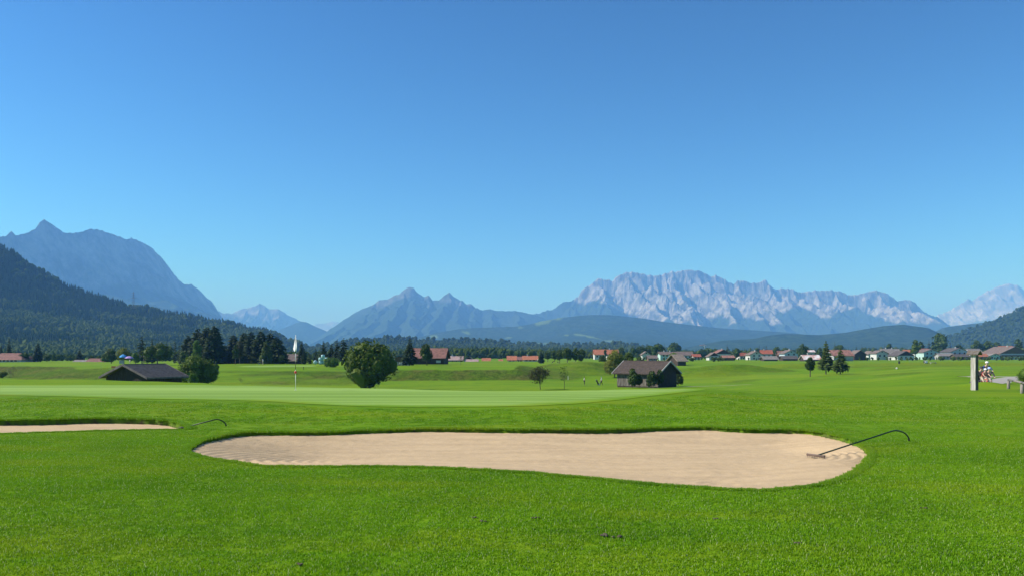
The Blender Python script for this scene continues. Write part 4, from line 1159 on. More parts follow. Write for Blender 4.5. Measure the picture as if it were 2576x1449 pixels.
def trunk_mesh(key, lobes, top, r0, low):
    k = ('trunk', key)
    if k in TREE_CACHE: return TREE_CACHE[k]
    m = MB(); rr = random.Random(hash(key) % 1000)
    m.tube([(0, 0, -0.04), (0.004, 0, 0.02), (rr.uniform(-.01, .01), 0.004, low), (0, 0, top)], [r0 * 1.3, r0, r0 * .85, r0 * .25], 7)
    for (x, y, z, q) in lobes[:6]:
        zb = max(low * .8, z - 0.22 - 0.2 * q)
        m.tube([(0, 0, zb), (x * .55, y * .55, (zb + z) / 2 + .02), (x, y, z)], [r0 * .45, r0 * .3, r0 * .1], 5)
    o = m.build('trunk', m_bark); me = o.data; bpy.data.objects.remove(o)
    TREE_CACHE[k] = me
    return me
def crown_mesh(kind, v, wr):
    w = round(wr, 1) if kind != 'slim' else round(wr, 2)
    w = max(0.2, w)
    key = (kind, v, w)
    if key in TREE_CACHE: return TREE_CACHE[key]
    rr = hash((v, int(w * 10))) % 997 + {'broad': 1, 'bush': 2, 'conifer': 3, 'ragged': 4, 'sapling': 5, 'far': 6, 'farcon': 7, 'hedgeball': 8, 'tall': 9}.get(kind, 0) * 31
    lobes = []
    if kind == 'conifer': V, T = make_conifer(rr, w, 26, 13, 0.22, 0.10)
    elif kind == 'ragged': V, T = make_conifer(rr, w, 20, 11, 0.42, 0.14, 0.5)
    elif kind == 'dense': V, T = make_conifer(rr, w, 30, 16, 0.30, 0.03, 1.0)
    elif kind == 'lawncon': V, T = make_conifer(rr, w, 24, 13, 0.26, 0.17)
    elif kind == 'farcon': V, T = make_conifer(rr, w, 14, 8, 0.25, 0.06)
    elif kind == 'broad': V, T, lobes = make_broad(rr, w, 20, 3000, 0.032, 0.20)
    elif kind == 'tall': V, T, lobes = make_broad(rr, w, 16, 2200, 0.026, 0.16)
    elif kind == 'bush': V, T, lobes = make_broad(rr, w, 34, 6500, 0.030, 0.0, 0.7)
    elif kind == 'hedgeball': V, T, lobes = make_broad(rr, w, 14, 1500, 0.05, 0.0, 0.7)
    elif kind == 'far': V, T, lobes = make_broad(rr, w, 13, 900, 0.05, 0.06, 0.7)
    elif kind == 'sapling': V, T, lobes = make_broad(rr, w, 8, 620, 0.020, 0.24, 0.5, gap=0.5)
    elif kind == 'open': V, T, lobes = make_broad(rr, w, 18, 3000, 0.028, 0.24, 0.4, gap=0.25)
    elif kind == 'twigs': V, T, lobes = make_broad(rr, w, 8, 420, 0.03, 0.0, 0.3, gap=0.5)
    elif kind == 'cup':
        V, T, lobes = make_broad(rr, w, 36, 6800, 0.030, 0.0, 0.7)
        f = 0.42 + 0.62 * sst(-0.05, 0.42, V[:, 2]); V = V.copy()
        V[:, 0] *= f; V[:, 1] *= f; lobes = [(x * .5, y * .5, z, q) for x, y, z, q in lobes]
    TREE_CACHE[key] = (V, T, lobes)
    return TREE_CACHE[key]
MESHES = {}
def tree(kind, leaf, px, top, base, wpx, Y=None, label='', cat='tree', group=None, name=None, v=None, lean=0.0, y0=110):
    if Y is None: Y = ground_hit(px, base, y0)
    X = PX(px, Y)
    zb = gz(X, Y)
    H = PZ(top, Y) - zb
    if kind == 'dense': wpx *= 1.55
    wr = (wpx / F * Y) / H
    v = v if v is not None else int(px) % 3
    V, T, lobes = crown_mesh(kind, v, wr)
    w = max(0.2, round(wr, 1))
    mk = (kind, v, w, leaf)
    if mk not in MESHES: MESHES[mk] = np_mesh('crown', V, T, LV[leaf])
    nm = name or {'lawncon': 'spruce_tree', 'conifer': 'spruce_tree', 'ragged': 'spruce_tree', 'dense': 'spruce_tree', 'farcon': 'spruce_tree', 'broad': 'broadleaf_tree', 'far': 'broadleaf_tree', 'tall': 'broadleaf_tree',
          'bush': 'bush', 'cup': 'broadleaf_tree', 'hedgeball': 'bush', 'sapling': 'young_tree', 'open': 'young_tree', 'twigs': 'dry_shrub'}[kind]
    e = thing(nm, (X, Y, zb - 0.02), label, cat, group, rz=(px * 0.37) % 6.28, sc=(H * wr / w, H * wr / w, H))
    e.rotation_euler = (0, lean, (px * 0.37) % 6.28)
    link_me('crown', MESHES[mk], e)
    low = {'lawncon': .2, 'conifer': .1, 'ragged': .14, 'dense': .05, 'farcon': .06}.get(kind, .2)
    r0 = {'broad': .028, 'tall': .022, 'bush': .02, 'far': .025, 'sapling': .012, 'open': .018, 'twigs': .012, 'hedgeball': .02}.get(kind, .02)
    link_me('trunk', trunk_mesh((kind, v, w), lobes, 0.9 if lobes == [] else 0.75, r0, low), e)
    return e

RW = 'trees on the grass terrace in front of the wood'
# left edge and left wood
tree('conifer','spruce', 23, 848, 908, 20, 380, 'tall dark spruce behind the hipped red roof at the left edge','tree')
tree('conifer','spruce', 3, 868, 908, 16, 375, 'smaller dark spruce cut off by the left edge behind the red roof','tree')
tree('conifer','spruce', 95, 861, 911, 32, 352, 'broad dark spruce standing alone right of the hipped red roof','tree')
tree('conifer','spruce', 200, 875, 911, 20, 365, 'dark spruce behind the small grey roof on the left meadow','tree')
tree('far','dark', 62, 886, 911, 26, 350, 'low grey green shrub tree just right of the hipped red roof','tree')
tree('far','dark', 118, 891, 911, 18, 350, 'low shrub at the right foot of the lone left spruce','bush', name='bush')
tree('far','dark', 262, 890, 911, 18, 340, 'small dark bush right of the red brown roof','bush', name='bush')
tree('broad','dark', 280, 877, 912, 32, 300, 'round dull green tree left of the parasols','tree')
tree('broad','yellow', 312, 873, 912, 36, 290, 'yellow green tree behind the blue and purple parasols','tree')
tree('far','fresh', 341, 886, 912, 20, 275, 'small bright green bush behind the purple parasol','bush', name='bush')
tree('ragged','spruce', 357, 843, 913, 32, 300, 'ragged tall spruce behind the round bushy tree above the left barn','tree')
tree('conifer','larch', 370, 869, 913, 14, 295, 'small pale pointed conifer left of the round bushy tree','tree')
tree('conifer','spruce', 382, 851, 912, 22, 310, 'spruce tip showing above the round bushy tree','tree')
tree('broad','dark', 396, 862, 916, 74, 238, 'big round bushy tree standing behind the left barn roof','tree')
tree('farcon','spruce', 440, 850, 912, 20, 300, 'slender spruce just right of the round bushy tree','tree')
tree('farcon','spruce', 451, 863, 912, 16, 292, 'short slender spruce between the round tree and the tall spruce group','tree')
SP = 'dark spruces of the grove left of the flag'
tree('dense','spruce', 474, 843, 914, 34, 285, 'leftmost spruce of the tall dark group above the leafy bush','tree', SP)
tree('dense','spruce', 498, 826, 914, 38, 280, 'second spruce of the tall group, with a sharp top left of the tallest crown','tree', SP)
tree('dense','spruce', 521, 821, 914, 42, 276, 'left of the two tallest spruces in the grove','tree', SP)
tree('dense','spruce', 538, 818, 914, 42, 272, 'tallest spruce of the grove with a broad rounded top','tree', SP)
tree('tall','fresh', 495, 855, 914, 26, 262, 'bright green slender tree in front of the tall dark spruces','tree')
tree('far','dark', 466, 881, 914, 30, 270, 'dull green underwood left of the bright green slender tree','bush', name='bush')
tree('dense','spruce', 566, 867, 913, 22, 285, 'short spruce filling the gap between the two dark spruce groups','tree', SP)
tree('dense','spruce', 587, 841, 913, 34, 280, 'leftmost spruce of the grove behind the golfer','tree', SP)
tree('tall','brown', 603, 858, 916, 20, 262, 'thin pale birch like tree at the left of the grove behind the golfer','tree')
tree('tall','dark', 592, 868, 916, 16, 258, 'thin young tree with a bare foot at the left end of the grove','tree')
tree('dense','spruce', 614, 835, 913, 36, 275, 'second spruce of the grove behind the golfer','tree', SP)
tree('dense','spruce', 632, 832, 913, 34, 272, 'third spruce of the grove, directly above the small distant flag','tree', SP)
tree('dense','spruce', 655, 832, 913, 38, 270, 'fourth spruce of the grove, directly above the standing golfer','tree', SP)
tree('dense','spruce', 680, 836, 913, 36, 270, 'fifth spruce of the grove right of the golfer','tree', SP)
tree('dense','larch', 670, 855, 914, 22, 258, 'lighter olive conifer at the front of the grove beside the golfer','tree')
tree('dense','spruce', 696, 846, 914, 40, 264, 'rightmost sloping spruce of the grove left of the flagstick','tree', SP)
tree('far','yellow', 708, 890, 914, 20, 262, 'small yellow green bush at the right foot of the grove','bush', name='bush')
tree('conifer','spruce', 759, 855, 915, 32, 262, 'single spruce just right of the white flag','tree')
tree('conifer','spruce', 764, 884, 915, 18, 252, 'low young spruce at the foot of the single spruce by the flag','tree')
SQ = 'spruces behind the wrapped bales'
tree('farcon','larch', 778, 882, 914, 20, 300, 'low grey green spruce between the single spruce and the bales','tree')
tree('farcon','spruce', 794, 873, 913, 20, 300, 'short spruce left of the bale stack group','tree', SQ)
tree('ragged','spruce', 814, 855, 913, 28, 290, 'pointed spruce directly above the wrapped bales','tree', SQ)
tree('ragged','spruce', 834, 862, 913, 30, 280, 'broad ragged spruce right above the round bush','tree', SQ)
tree('ragged','spruce', 848, 851, 914, 24, 275, 'spruce with a narrow top left of the big leafy tree','tree', SQ)
tree('ragged','spruce', 864, 848, 916, 34, 262, 'open ragged spruce touching the big leafy tree','tree', SQ)
tree('bush','fresh', 835, 898, 925, 46, 216, 'low round green bush in front of the bales','bush')
# lower ground
tree('bush','broad', 498, 896, 964, 96, 158, 'large leafy bush beside the left barn','bush', v=1)
tree('hedgeball','fresh', 486, 939, 975, 26, 128, 'small fresh green bush at the right end of the left barn','bush')
tree('cup','deep', 930, 860, 974, 123, 146, 'big round leafy tree in front of the grass bank','tree', name='broadleaf_tree', v=2)
tree('conifer','larch', 941, 855, 915, 22, 230, 'green spruce tip showing above the big round leafy tree','tree')
tree('twigs','dry', 33, 918, 949, 46, 226, 'dead grey shrub on the bank at the left edge','shrub')
tree('hedgeball','yellow', 8, 932, 950, 28, 222, 'yellow green bush below the dead shrub at the left edge','bush')
tree('twigs','dry', 606, 947, 963, 22, None, 'small dry shrub on the grass bank right of the leafy bush','shrub', y0=140)
tree('open','brown', 1359, 920, 979.5, 66, None, 'spreading brown green young tree on the low fairway','tree')
tree('sapling','dark', 1419.6, 919, 979, 28, None, 'thin sapling right of the spreading young tree on the low fairway','tree')
# upper terrace centre
tree('conifer','spruce', 1031, 847, 919, 46, None, 'tall dark spruce in front of the left end of the brown barn','tree', y0=212)
tree('broad','dark', 1074, 864, 919, 36, None, 'leafy round tree in front of the brown barn roof','tree', y0=212)
tree('far','dark', 1122, 882, 906, 14, 420, 'small dark tree at the right corner of the brown barn','tree')
tree('sapling','dark', 1159, 884, 918, 20, None, 'young tree with thin trunk right of the brown barn','tree', y0=212)
tree('conifer','spruce', 1361, 880, 910, 20, 330, 'little spruce at the right end of the red roofed row house','tree')
G5 = 'row of trees on the terrace centre'
tree('broad','dark', 1378, 884, 908, 16, 400, 'faint small tree left of the dark tree row','tree', G5)
tree('broad','dark', 1395, 880, 908, 20, 395, 'pale grey green tree at the left end of the dark tree row','tree', G5)
tree('broad','dark', 1408, 879, 911, 24, 330, 'first of the four dark trees in a row on the terrace','tree', G5)
tree('broad','dark', 1427, 875, 915, 26, 292, 'second and widest of the four dark trees in a row','tree', G5)
tree('tall','dark', 1448, 874, 915, 20, 292, 'third and slimmest of the four dark trees in a row','tree', G5)
tree('broad','dark', 1462, 877, 913, 26, 300, 'rightmost of the four dark trees in a row','tree', G5)
tree('hedgeball','dark', 1516, 894, 914, 20, 300, 'round dark bush left of the yellow green trees','bush')
tree('bush','yellow', 1546, 880, 930, 50, 214, 'large yellow green tree behind the left end of the grey barn','tree', name='broadleaf_tree')
tree('bush','broad', 1580, 886, 930, 34, 218, 'smaller yellow green tree directly behind the grey barn roof','tree', name='broadleaf_tree', v=0)
tree('hedgeball','dark', 1610, 897, 920, 26, 250, 'low dark bush behind the middle of the grey barn roof','bush')
tree('far','dark', 1523, 875, 900, 7, 520, 'narrow dark tree standing before the pair of red roofs','tree')
# shrubs on the near barn
tree('hedgeball','dark', 1590, 927, 969.5, 32, 143, 'leafy shrub against the left half of the grey barn wall','bush', v=1)
tree('hedgeball','dark', 1608, 940, 969.5, 16, 143.5, 'small shrub between the two larger shrubs on the grey barn wall','bush', v=2)
tree('hedgeball','dark', 1640, 932, 970, 30, 142, 'leafy shrub at the near corner of the grey barn','bush', v=0)
tree('hedgeball','dark', 1660, 930, 970, 18, 142.5, 'thin shrub climbing the corner of the grey barn','bush', v=2)
tree('hedgeball','dark', 1706, 936, 968, 26, 152, 'shrub at the right gable end of the grey barn','bush', v=1)
# village trees
VT = 'trees among the village houses'
vt = [('far','dark',1564,873,903,16,'tree above the pair of red roofs right end'),('far','dark',1591,872,903,18,'pointed dark tree left of the broad crowns'),
 ('far','dark',1611,870,903,24,'broad crown above the small white gable'),('far','dark',1634,868,903,26,'broad crown right above the small white gable'),
 ('far','dark',1655,864,905,32,'largest round crown left of the turquoise house'),('farcon','spruce',1671,862,903,14,'narrow spruce left above the turquoise house roof'),
 ('far','dark',1697,861,900,30,'tall round crown behind the turquoise house'),('far','dark',1763,876,901,24,'tree below the crane jib'),
 ('far','dark',1780,874,901,30,'rounded tree right of the crane mast'),('far','dark',1798,876,899,22,'tree behind the dark chalet'),
 ('farcon','spruce',1829,864,899,14,'slim tall spruce behind the brown ridge roof'),('farcon','spruce',1843,874,900,14,'slim spruce right of the brown ridge roof'),
 ('far','dark',1852,876,904,20,'dark tree between the chalet and the red roof'),('farcon','spruce',1899,870,900,12,'small spruce left above the white chalet'),
 ('farcon','spruce',1910,866,900,11,'spruce above the white chalet ridge'),('farcon','spruce',1922,869,899,11,'left of twin spruces behind the bright red roof'),
 ('farcon','spruce',1928,867,899,11,'right of twin spruces behind the bright red roof'),('far','dark',1953,872,902,20,'tree between the red roof and the pale blue chalet'),
 ('far','dark',1976,874,899,22,'tree behind the left roof of the pale blue chalet'),('far','dark',2018,865,905,24,'big dark tree right of the pale blue chalet'),
 ('far','dark',2030,872,902,16,'tree behind the white and rust roofed shed'),('farcon','spruce',2052,870,902,10,'narrow spruce left of the lawn spruces'),
 ('far','dark',2063,874,903,18,'tree just left of the taller lawn spruce'),('farcon','spruce',2100,858,898,14,'tall spruce tip between the two lawn spruces'),
 ('far','dark',2112,868,898,34,'broad tree behind the long rusty roof'),('farcon','spruce',2155,868,898,12,'spruce right of the long rusty roof ridge'),
 ('farcon','spruce',2168,866,898,12,'pointed spruce above the dark gable barn'),('farcon','spruce',2186,869,899,11,'spruce left of the long brown roof'),
 ('farcon','spruce',2226,862,897,11,'spruce above the long brown roof'),('far','dark',2238,864,897,16,'round tree above the long brown roof'),
 ('far','broad',2303,855,904,22,'tall light green tree left of the red and turquoise house'),('far','dark',2316,859,899,18,'darker tree directly behind the red roof'),
 ('farcon','spruce',2337,850,896,15,'columnar dark tree between the red roof and the tall broad tree'),('far','dark',2362,839,900,40,'tallest broad tree of the village'),
 ('farcon','spruce',2391,859,897,10,'slim spruce right of the tallest broad tree'),('far','dark',2411,866,897,22,'low tree above the grey gable'),
 ('far','dark',2457,856,897,26,'round tree right above the wooden post'),('far','dark',2486,857,897,28,'broad tree above the orange roof'),
 ('far','dark',2506,860,897,24,'tree left of the large chalet at the right edge'),('far','dark',2560,853,897,20,'tree above the roof of the large chalet at the right edge'),
 ('farcon','spruce',2590,850,897,20,'spruce behind the large chalet outside the right edge')]
for k, l, px, top, bs, w, lab in vt:
    Yt = min(760, max(440, 3.9 * F / max(3.0, bs - HY))) + 12
    tree(k, l, px, top, bs, w, Yt, lab, 'tree', VT, v=(px % 3))
tree('hedgeball','dark',1795,898,910,12,400,'small dark bush before the dark chalet','bush')
tree('hedgeball','dark',1813,898,910,22,395,'wider dark bush right of the dark chalet','bush')
tree('hedgeball','dark',1741,898,908,14,430,'bush before the small red roof','bush')
tree('hedgeball','dark',2488,896,905,16,520,'bush in front of the green grey house','bush')
tree('tall','fresh',1694,886,918,30,None,'leafy green tree beside the small brown barn','tree', y0=230)
tree('hedgeball','dark',1712,898,918,14,None,'dark shrub leaning on the small brown barn','bush', y0=230)
# lawn trees right
tree('broad','dark', 2038, 898, 947, 22, None, 'small round headed tree with a thin leaning trunk on the right lawn','tree', y0=120, v=1)
tree('lawncon','larch', 2078, 855, 941, 48, None, 'taller of the two spruces on the right lawn','tree', y0=140)
tree('lawncon','larch', 2114, 872, 941, 48, None, 'shorter wider spruce right of the tall one on the right lawn','tree', y0=140)
tree('bush','fresh', 2590, 925, 965, 60, 60, 'green bush cut off by the right edge behind the rail','bush', y0=40)

# ------------------------------------------------------------------ buildings
MW = {
 'white': mat('white_plaster', (0.50, 0.505, 0.49), 0.9, 0.06, 0.6), 'turq': mat('pale_green_plaster', (0.38, 0.53, 0.50), 0.9, 0.06, 0.6),
 'blue': mat('pale_blue_plaster', (0.38, 0.46, 0.54), 0.9, 0.06, 0.6), 'grey': mat('grey_plaster', (0.33, 0.34, 0.34), 0.9, 0.08, 0.6),
 'dark': mat('dark_boards', (0.050, 0.036, 0.028), 0.85, 0.25, 3, stretch=(8, 8, 0.6), bump=0.3), 'brown': mat('brown_boards', (0.14, 0.09, 0.06), 0.85, 0.2, 3, stretch=(8, 8, 0.6), bump=0.3),
 'greywood': mat('grey_boards', (0.17, 0.155, 0.135), 0.85, scale=3, col2=(0.07, 0.06, 0.05), stretch=(8, 8, 0.5), bump=0.3)}
MR = {
 'red': mat('red_tiles', (0.30, 0.09, 0.055), 0.85, 0.14, 1.2), 'orange': mat('orange_tiles', (0.35, 0.13, 0.07), 0.85, 0.12, 1.2), 'rust': mat('rusty_tiles', (0.26, 0.13, 0.10), 0.85, 0.18, 0.8),
 'redbrown': mat('red_brown_tiles', (0.20, 0.098, 0.078), 0.85, 0.14, 1.2), 'pink': mat('faded_tiles', (0.33, 0.235, 0.22), 0.85, 0.10, 1.2), 'brown': mat('brown_tiles', (0.15, 0.115, 0.10), 0.85, 0.14, 1.2),
 'greyb': mat('grey_brown_tiles', (0.20, 0.18, 0.165), 0.85, 0.12, 1.2), 'dark': mat('dark_tiles', (0.085, 0.075, 0.072), 0.85, 0.15, 1.2), 'white': mat('white_sheet_roof', (0.75, 0.74, 0.72), 0.6, scale=0.35, col2=(0.42, 0.17, 0.12)),
 'tan': mat('tan_tiles', (0.25, 0.20, 0.155), 0.85, 0.1, 1.2)}
m_glass = mat('window_glass', (0.03, 0.035, 0.045), 0.2, 0.1, 2, spec=0.6)
m_frame = mat('window_frame', (0.6, 0.58, 0.55), 0.7, 0.05)
m_shut = mat('shutter_wood', (0.10, 0.07, 0.05), 0.8, 0.15)
m_trim = mat('pale_board', (0.55, 0.52, 0.48), 0.8, 0.1, 4)

def house(pxl, pxr, yr, ye, yb, mode, wall, roof, label, wins=(2, 2), Y=None, rot=0.0, depth=None, upper=None, chim=0, balcony=False, door=False, over=0.7, hip=False, cat='house', name='house', panel=None, group='houses across the meadow'):
    """mode 's': ridge runs across the view; 'g': gable towards the view"""
    if Y is None: Y = min(700, max(330, 3.9 * F / max(3, yb - HY)))
    Wd = (pxr - pxl) * Y / F
    xc = PX((pxl + pxr) / 2, Y)
    zb = PZ(yb, Y)
    ze, zr = PZ(ye, Y) - zb, PZ(yr, Y) - zb
    e = thing(name, (xc, Y, zb), label, cat, group, rz=rot)
    if depth is None: depth = max(6, Wd * (0.8 if mode == 's' else 1.1)) if mode == 's' else max(8, Wd * 1.1)
    if mode == 's': hw, hd = Wd / 2 - over * .8, depth / 2      # hw along x (ridge)
    else: hw, hd = Wd / 2 - over * .8, depth / 2
    yo = hd  # front face sits at local y = 0
    rise = zr - ze
    tk = 0.22
    w = MB()
    fb = -1.2
    if mode == 's':
        hip_in = hw * 0.55 if hip else 0
        hz = ze + rise * 0.0
        sec = [(0, 0, fb), (0, 2 * hd, fb), (0, 2 * hd, ze), (0, hd, zr - tk - .05), (0, 0, ze)] if not hip else [(0, 0, fb), (0, 2 * hd, fb), (0, 2 * hd, ze), (0, 0, ze)]
        w.prism([(x - hw, y, z) for x, y, z in sec], (2 * hw, 0, 0))
        w.build('wall', MW[wall], e)
        r = MB()
        if hip:
            a, b_ = hw + over, hd + over; zl = ze - over * rise / (hd)
            q = [(-a, hd - b_, zl), (a, hd - b_, zl), (a, hd + b_, zl), (-a, hd + b_, zl)]
            t1, t2 = (-a + hip_in, hd, zr), (a - hip_in, hd, zr)
            r.quad(q[0], q[1], t2, t1); r.quad(q[2], q[3], t1, t2); r.quad(q[1], q[2], t2); r.quad(q[3], q[0], t1); r.quad(*q[::-1])
        else:
            for sg in (-1, 1):
                lo = (hd + sg * (hd + over), ze - over * rise / hd)
                hi = (hd, zr)
                P = [(-hw - over, lo[0], lo[1]), (-hw - over, hi[0], hi[1]), (-hw - over, hi[0], hi[1] - tk), (-hw - over, lo[0], lo[1] - tk)]
                r.prism(P, (2 * (hw + over), 0, 0))
        ro = r.build('roof', MR[roof], e)
    else:
        sec = [(-hw, 0, fb), (hw, 0, fb), (hw, 0, ze), (0, 0, zr - tk - .05), (-hw, 0, ze)]
        if upper:
            um = ze * 0.95
            w.box((0, hd, (um + fb) / 2), (2 * hw, 2 * hd, um - fb)); w.build('wall', MW[wall], e)
            u = MB(); u.prism([(-hw - .03, -0.03, um), (hw + .03, -0.03, um), (hw + .03, -0.03, ze), (0, -0.03, zr - tk - .05), (-hw - .03, -0.03, ze)], (0, 2 * hd + .06, 0))
            u.build('gable_boarding', MW[upper], e)
        else:
            w.prism(sec, (0, 2 * hd, 0)); w.build('wall', MW[wall], e)
        r = MB()
        for sg in (-1, 1):
            lo = (sg * (hw + over), ze - over * rise / hw); hi = (0, zr)
            P = [(lo[0], -over, lo[1]), (hi[0], -over, hi[1]), (hi[0], -over, hi[1] - tk), (lo[0], -over, lo[1] - tk)]
            r.prism(P, (0, 2 * hd + 2 * over, 0))
        ro = r.build('roof', MR[roof], e)
    for c_ in range(chim):
        cx_ = (-0.4 + 0.7 * c_) * hw if mode == 's' else 0.0
        cy_ = hd if mode == 's' else hd * (0.7 + .6 * c_)
        MB().box((cx_, cy_, zr + 0.15), (0.7, 0.7, 1.4)).build('chimney', MW['white'], ro)
    nx, nz = wins
    hh = ze
    for k in range(nz):
        for i in range(nx):
            x = (-1 + (2 * i + 1) / nx) * hw * 0.82
            z = hh * ((k + 0.55) / max(nz, 1)) if nz > 1 else hh * 0.55
            if mode == 'g' and k == nz - 1 and False: continue
            ww_, wh = min(1.2, hw * 1.1 / nx), min(1.3, hh * .45 / nz + .2)
            f = MB().box((x, -0.04, z), (ww_ + .24, 0.10, wh + .24)).build('window', m_frame, e)
            MB().box((x, -0.10, z), (ww_, 0.05, wh)).build('pane', m_glass, f)
    if mode == 'g' and rise > 1.6 and not upper and nx:
        f = MB().box((0, -0.04, ze + rise * .35), (1.1, 0.10, 1.1)).build('window', m_frame, e)
        MB().box((0, -0.10, ze + rise * .35), (0.85, 0.05, 0.85)).build('pane', m_glass, f)
    if balcony:
        b_ = MB().box((0, -0.55, ze * .52), (2 * hw * .96, 0.9, 0.12)).build('balcony', MW['brown'], e)
        MB().box((0, -0.97, ze * .52 + .5), (2 * hw * .96, 0.06, 0.8)).build('balustrade', MW['brown'], b_)
    if door:
        MB().box((hw * .35, -0.05, 1.0), (1.6, 0.1, 2.0)).build('door', MW['dark'], e)
    if panel:
        x, z, a, b_ = panel
        MB().box((x, -0.06, z), (a, 0.08, b_)).build('panel', MW['white'], e)
    return e

# left
house(-45, 56, 887.5, 903, 911, 's', 'white', 'redbrown', 'house with hipped red brown roof and arched windows at the left edge', (8, 1), 345, hip=True, depth=13)
house(180, 214, 904.5, 911, 915, 's', 'grey', 'greyb', 'small building with a grey roof just showing above the left meadow', (0, 0), 352, depth=6)
house(214, 263, 901, 910.5, 915, 's', 'dark', 'redbrown', 'long low building with a red brown roof above the left meadow', (0, 0), 352, depth=8)
house(716, 762, 890, 904.5, 914, 's', 'dark', 'brown', 'dark shed with a brown roof half hidden behind the flagstick', (0, 0), 300, depth=7, cat='shed', name='shed', rot=0.1)
# centre
house(1030, 1121, 875, 897.5, 917, 's', 'dark', 'redbrown', 'big dark barn with a red brown roof and a white sign on its wall', (0, 0), 252, depth=11, cat='barn', name='barn', rot=-0.05, panel=(3.45, 1.0, 1.4, 0.75))
house(1122, 1165, 895, 904, 909, 's', 'dark', 'pink', 'low house with a faded pink roof right of the dark barn', (3, 1), 400, depth=9, chim=1)
house(1166, 1194, 896.5, 904, 909, 'g', 'dark', 'brown', 'dark low gabled shed right of the faded pink roof', (0, 0), 430, cat='shed', name='shed')
house(1168, 1203, 903, 908, 911, 's', 'grey', 'pink', 'lower faded pink roof in front of the dark gabled shed', (0, 0), 400, depth=6)
house(1212, 1234, 900, 906.5, 910, 's', 'white', 'orange', 'small house with a bright orange roof left of the red row', (2, 1), 440, depth=6)
house(1254, 1265, 903, 908, 910, 's', 'white', 'orange', 'tiny orange roof left of the red roofed row', (0, 0), 450, depth=5)
house(1275, 1300, 894.5, 904, 909, 's', 'white', 'orange', 'left wing of the long red roofed row house', (2, 1), 420, depth=9)
house(1299, 1316, 896.5, 904.5, 909, 's', 'white', 'redbrown', 'dark roofed middle part of the long red roofed row house', (2, 1), 428, depth=9, over=.3)
house(1314, 1354, 894.5, 903, 909, 's', 'white', 'orange', 'right wing of the long red roofed row house', (3, 1), 420, depth=9, chim=1)
house(1494, 1526, 878.5, 890, 903, 's', 'white', 'orange', 'left of the pair of red roofed houses above the yellow green tree', (3, 1), 560, depth=10)
house(1525, 1557, 878.5, 889.5, 903, 's', 'white', 'orange', 'right of the pair of red roofed houses above the yellow green tree', (2, 1), 570, depth=10, chim=1)
# village
house(1614, 1638, 883, 890.5, 903, 'g', 'white', 'brown', 'small white gabled house under the broad tree crowns', (1, 1), 560)
house(1629, 1655, 893, 899.5, 907, 's', 'brown', 'brown', 'low house with a brown roof left of the turquoise house', (2, 1), 470)
house(1659, 1706, 884, 890.5, 906, 's', 'turq', 'brown', 'long pale turquoise house with brown roof and white chimneys', (4, 2), 500, chim=2)
house(1700, 1731, 890.5, 905, 917.5, 's', 'dark', 'tan', 'small dark barn with a tan roof on the meadow right of the leafy tree', (0, 0), None if False else 288, depth=7, cat='barn', name='barn', rot=0.35)
house(1706, 1745, 883.5, 892, 904, 's', 'blue', 'brown', 'pale blue grey house behind the small dark barn', (3, 1), 580)
house(1743, 1764, 890, 895.5, 905, 's', 'grey', 'red', 'small house with a red roof left of the crane', (2, 1), 540)
house(1782, 1811, 886, 894.5, 906, 'g', 'white', 'brown', 'dark boarded chalet with white ground floor and garage', (2, 1), 500, upper='dark')
house(1798, 1842, 878.5, 889, 903, 'g', 'white', 'redbrown', 'large chalet with a dark gable and red brown roof behind the small chalet', (3, 1), 580, upper='dark', chim=1)
house(1818, 1849, 893, 898, 907, 's', 'brown', 'rust', 'low brown shed with a reddish roof right of the large chalet', (0, 0), 480, cat='shed', name='shed')
house(1858, 1882, 886.5, 893, 904, 's', 'white', 'red', 'house with a bright red roof left of the white chalet', (2, 1), 590, rot=.2)
house(1885, 1922, 882.5, 891, 905, 'g', 'white', 'brown', 'white chalet with a broad gable and four windows', (2, 2), 520, chim=1)
house(1914, 1944, 879.5, 888, 903, 's', 'blue', 'red', 'house with a bright red roof right behind the white chalet', (2, 1), 600, rot=-.15, chim=1)
house(1920, 1959, 895, 902, 907, 's', 'dark', 'greyb', 'low shed with a grey roof in front of the white chalet', (0, 0), 455, cat='shed', name='shed')
house(1958, 1978, 882, 890, 903, 's', 'brown', 'rust', 'small rusty roof between the red roof and the pale blue chalet', (1, 1), 600)
house(1972, 2009, 879.5, 887.5, 904, 'g', 'blue', 'brown', 'pale blue chalet with a wide gable and two upper windows', (2, 2), 560, chim=1)
house(1968, 2009, 894.5, 901, 906.5, 's', 'dark', 'dark', 'dark low barn in front of the pale blue chalet', (0, 0), 470, cat='barn', name='barn')
house(2030, 2051, 880, 884, 900, 's', 'grey', 'white', 'far building with a white roof above the rusty white shed', (1, 1), 640)
house(2022, 2067, 892, 902, 907, 's', 'dark', 'white', 'shed with a white and rust patched roof left of the lawn spruces', (0, 0), 440, cat='shed', name='shed')
house(2095, 2149, 879.5, 893, 908, 's', 'grey', 'rust', 'long barn with a rusty red roof behind the lawn spruces', (0, 0), 445, cat='barn', name='barn', depth=12)
house(2147, 2181, 880, 890, 905, 'g', 'dark', 'brown', 'dark gabled barn with a reddish canopy right of the rusty roof', (0, 0), 500, cat='barn', name='barn')
house(2183, 2203, 882, 889, 904, 'g', 'white', 'brown', 'small white gabled house left of the long brown roof', (1, 1), 560)
house(2203, 2235, 880.5, 887, 903.5, 'g', 'white', 'brown', 'white house with dark gable edge at the left of the long roof', (2, 1), 540)
house(2222, 2270, 876.5, 888.5, 903, 's', 'grey', 'greyb', 'long house with a grey brown roof and small chimneys', (3, 1), 590, chim=2)
house(2256, 2302, 882, 893.5, 904.5, 'g', 'white', 'dark', 'low wide house with a dark boarded gable and white corner', (3, 1), 520, upper='dark')
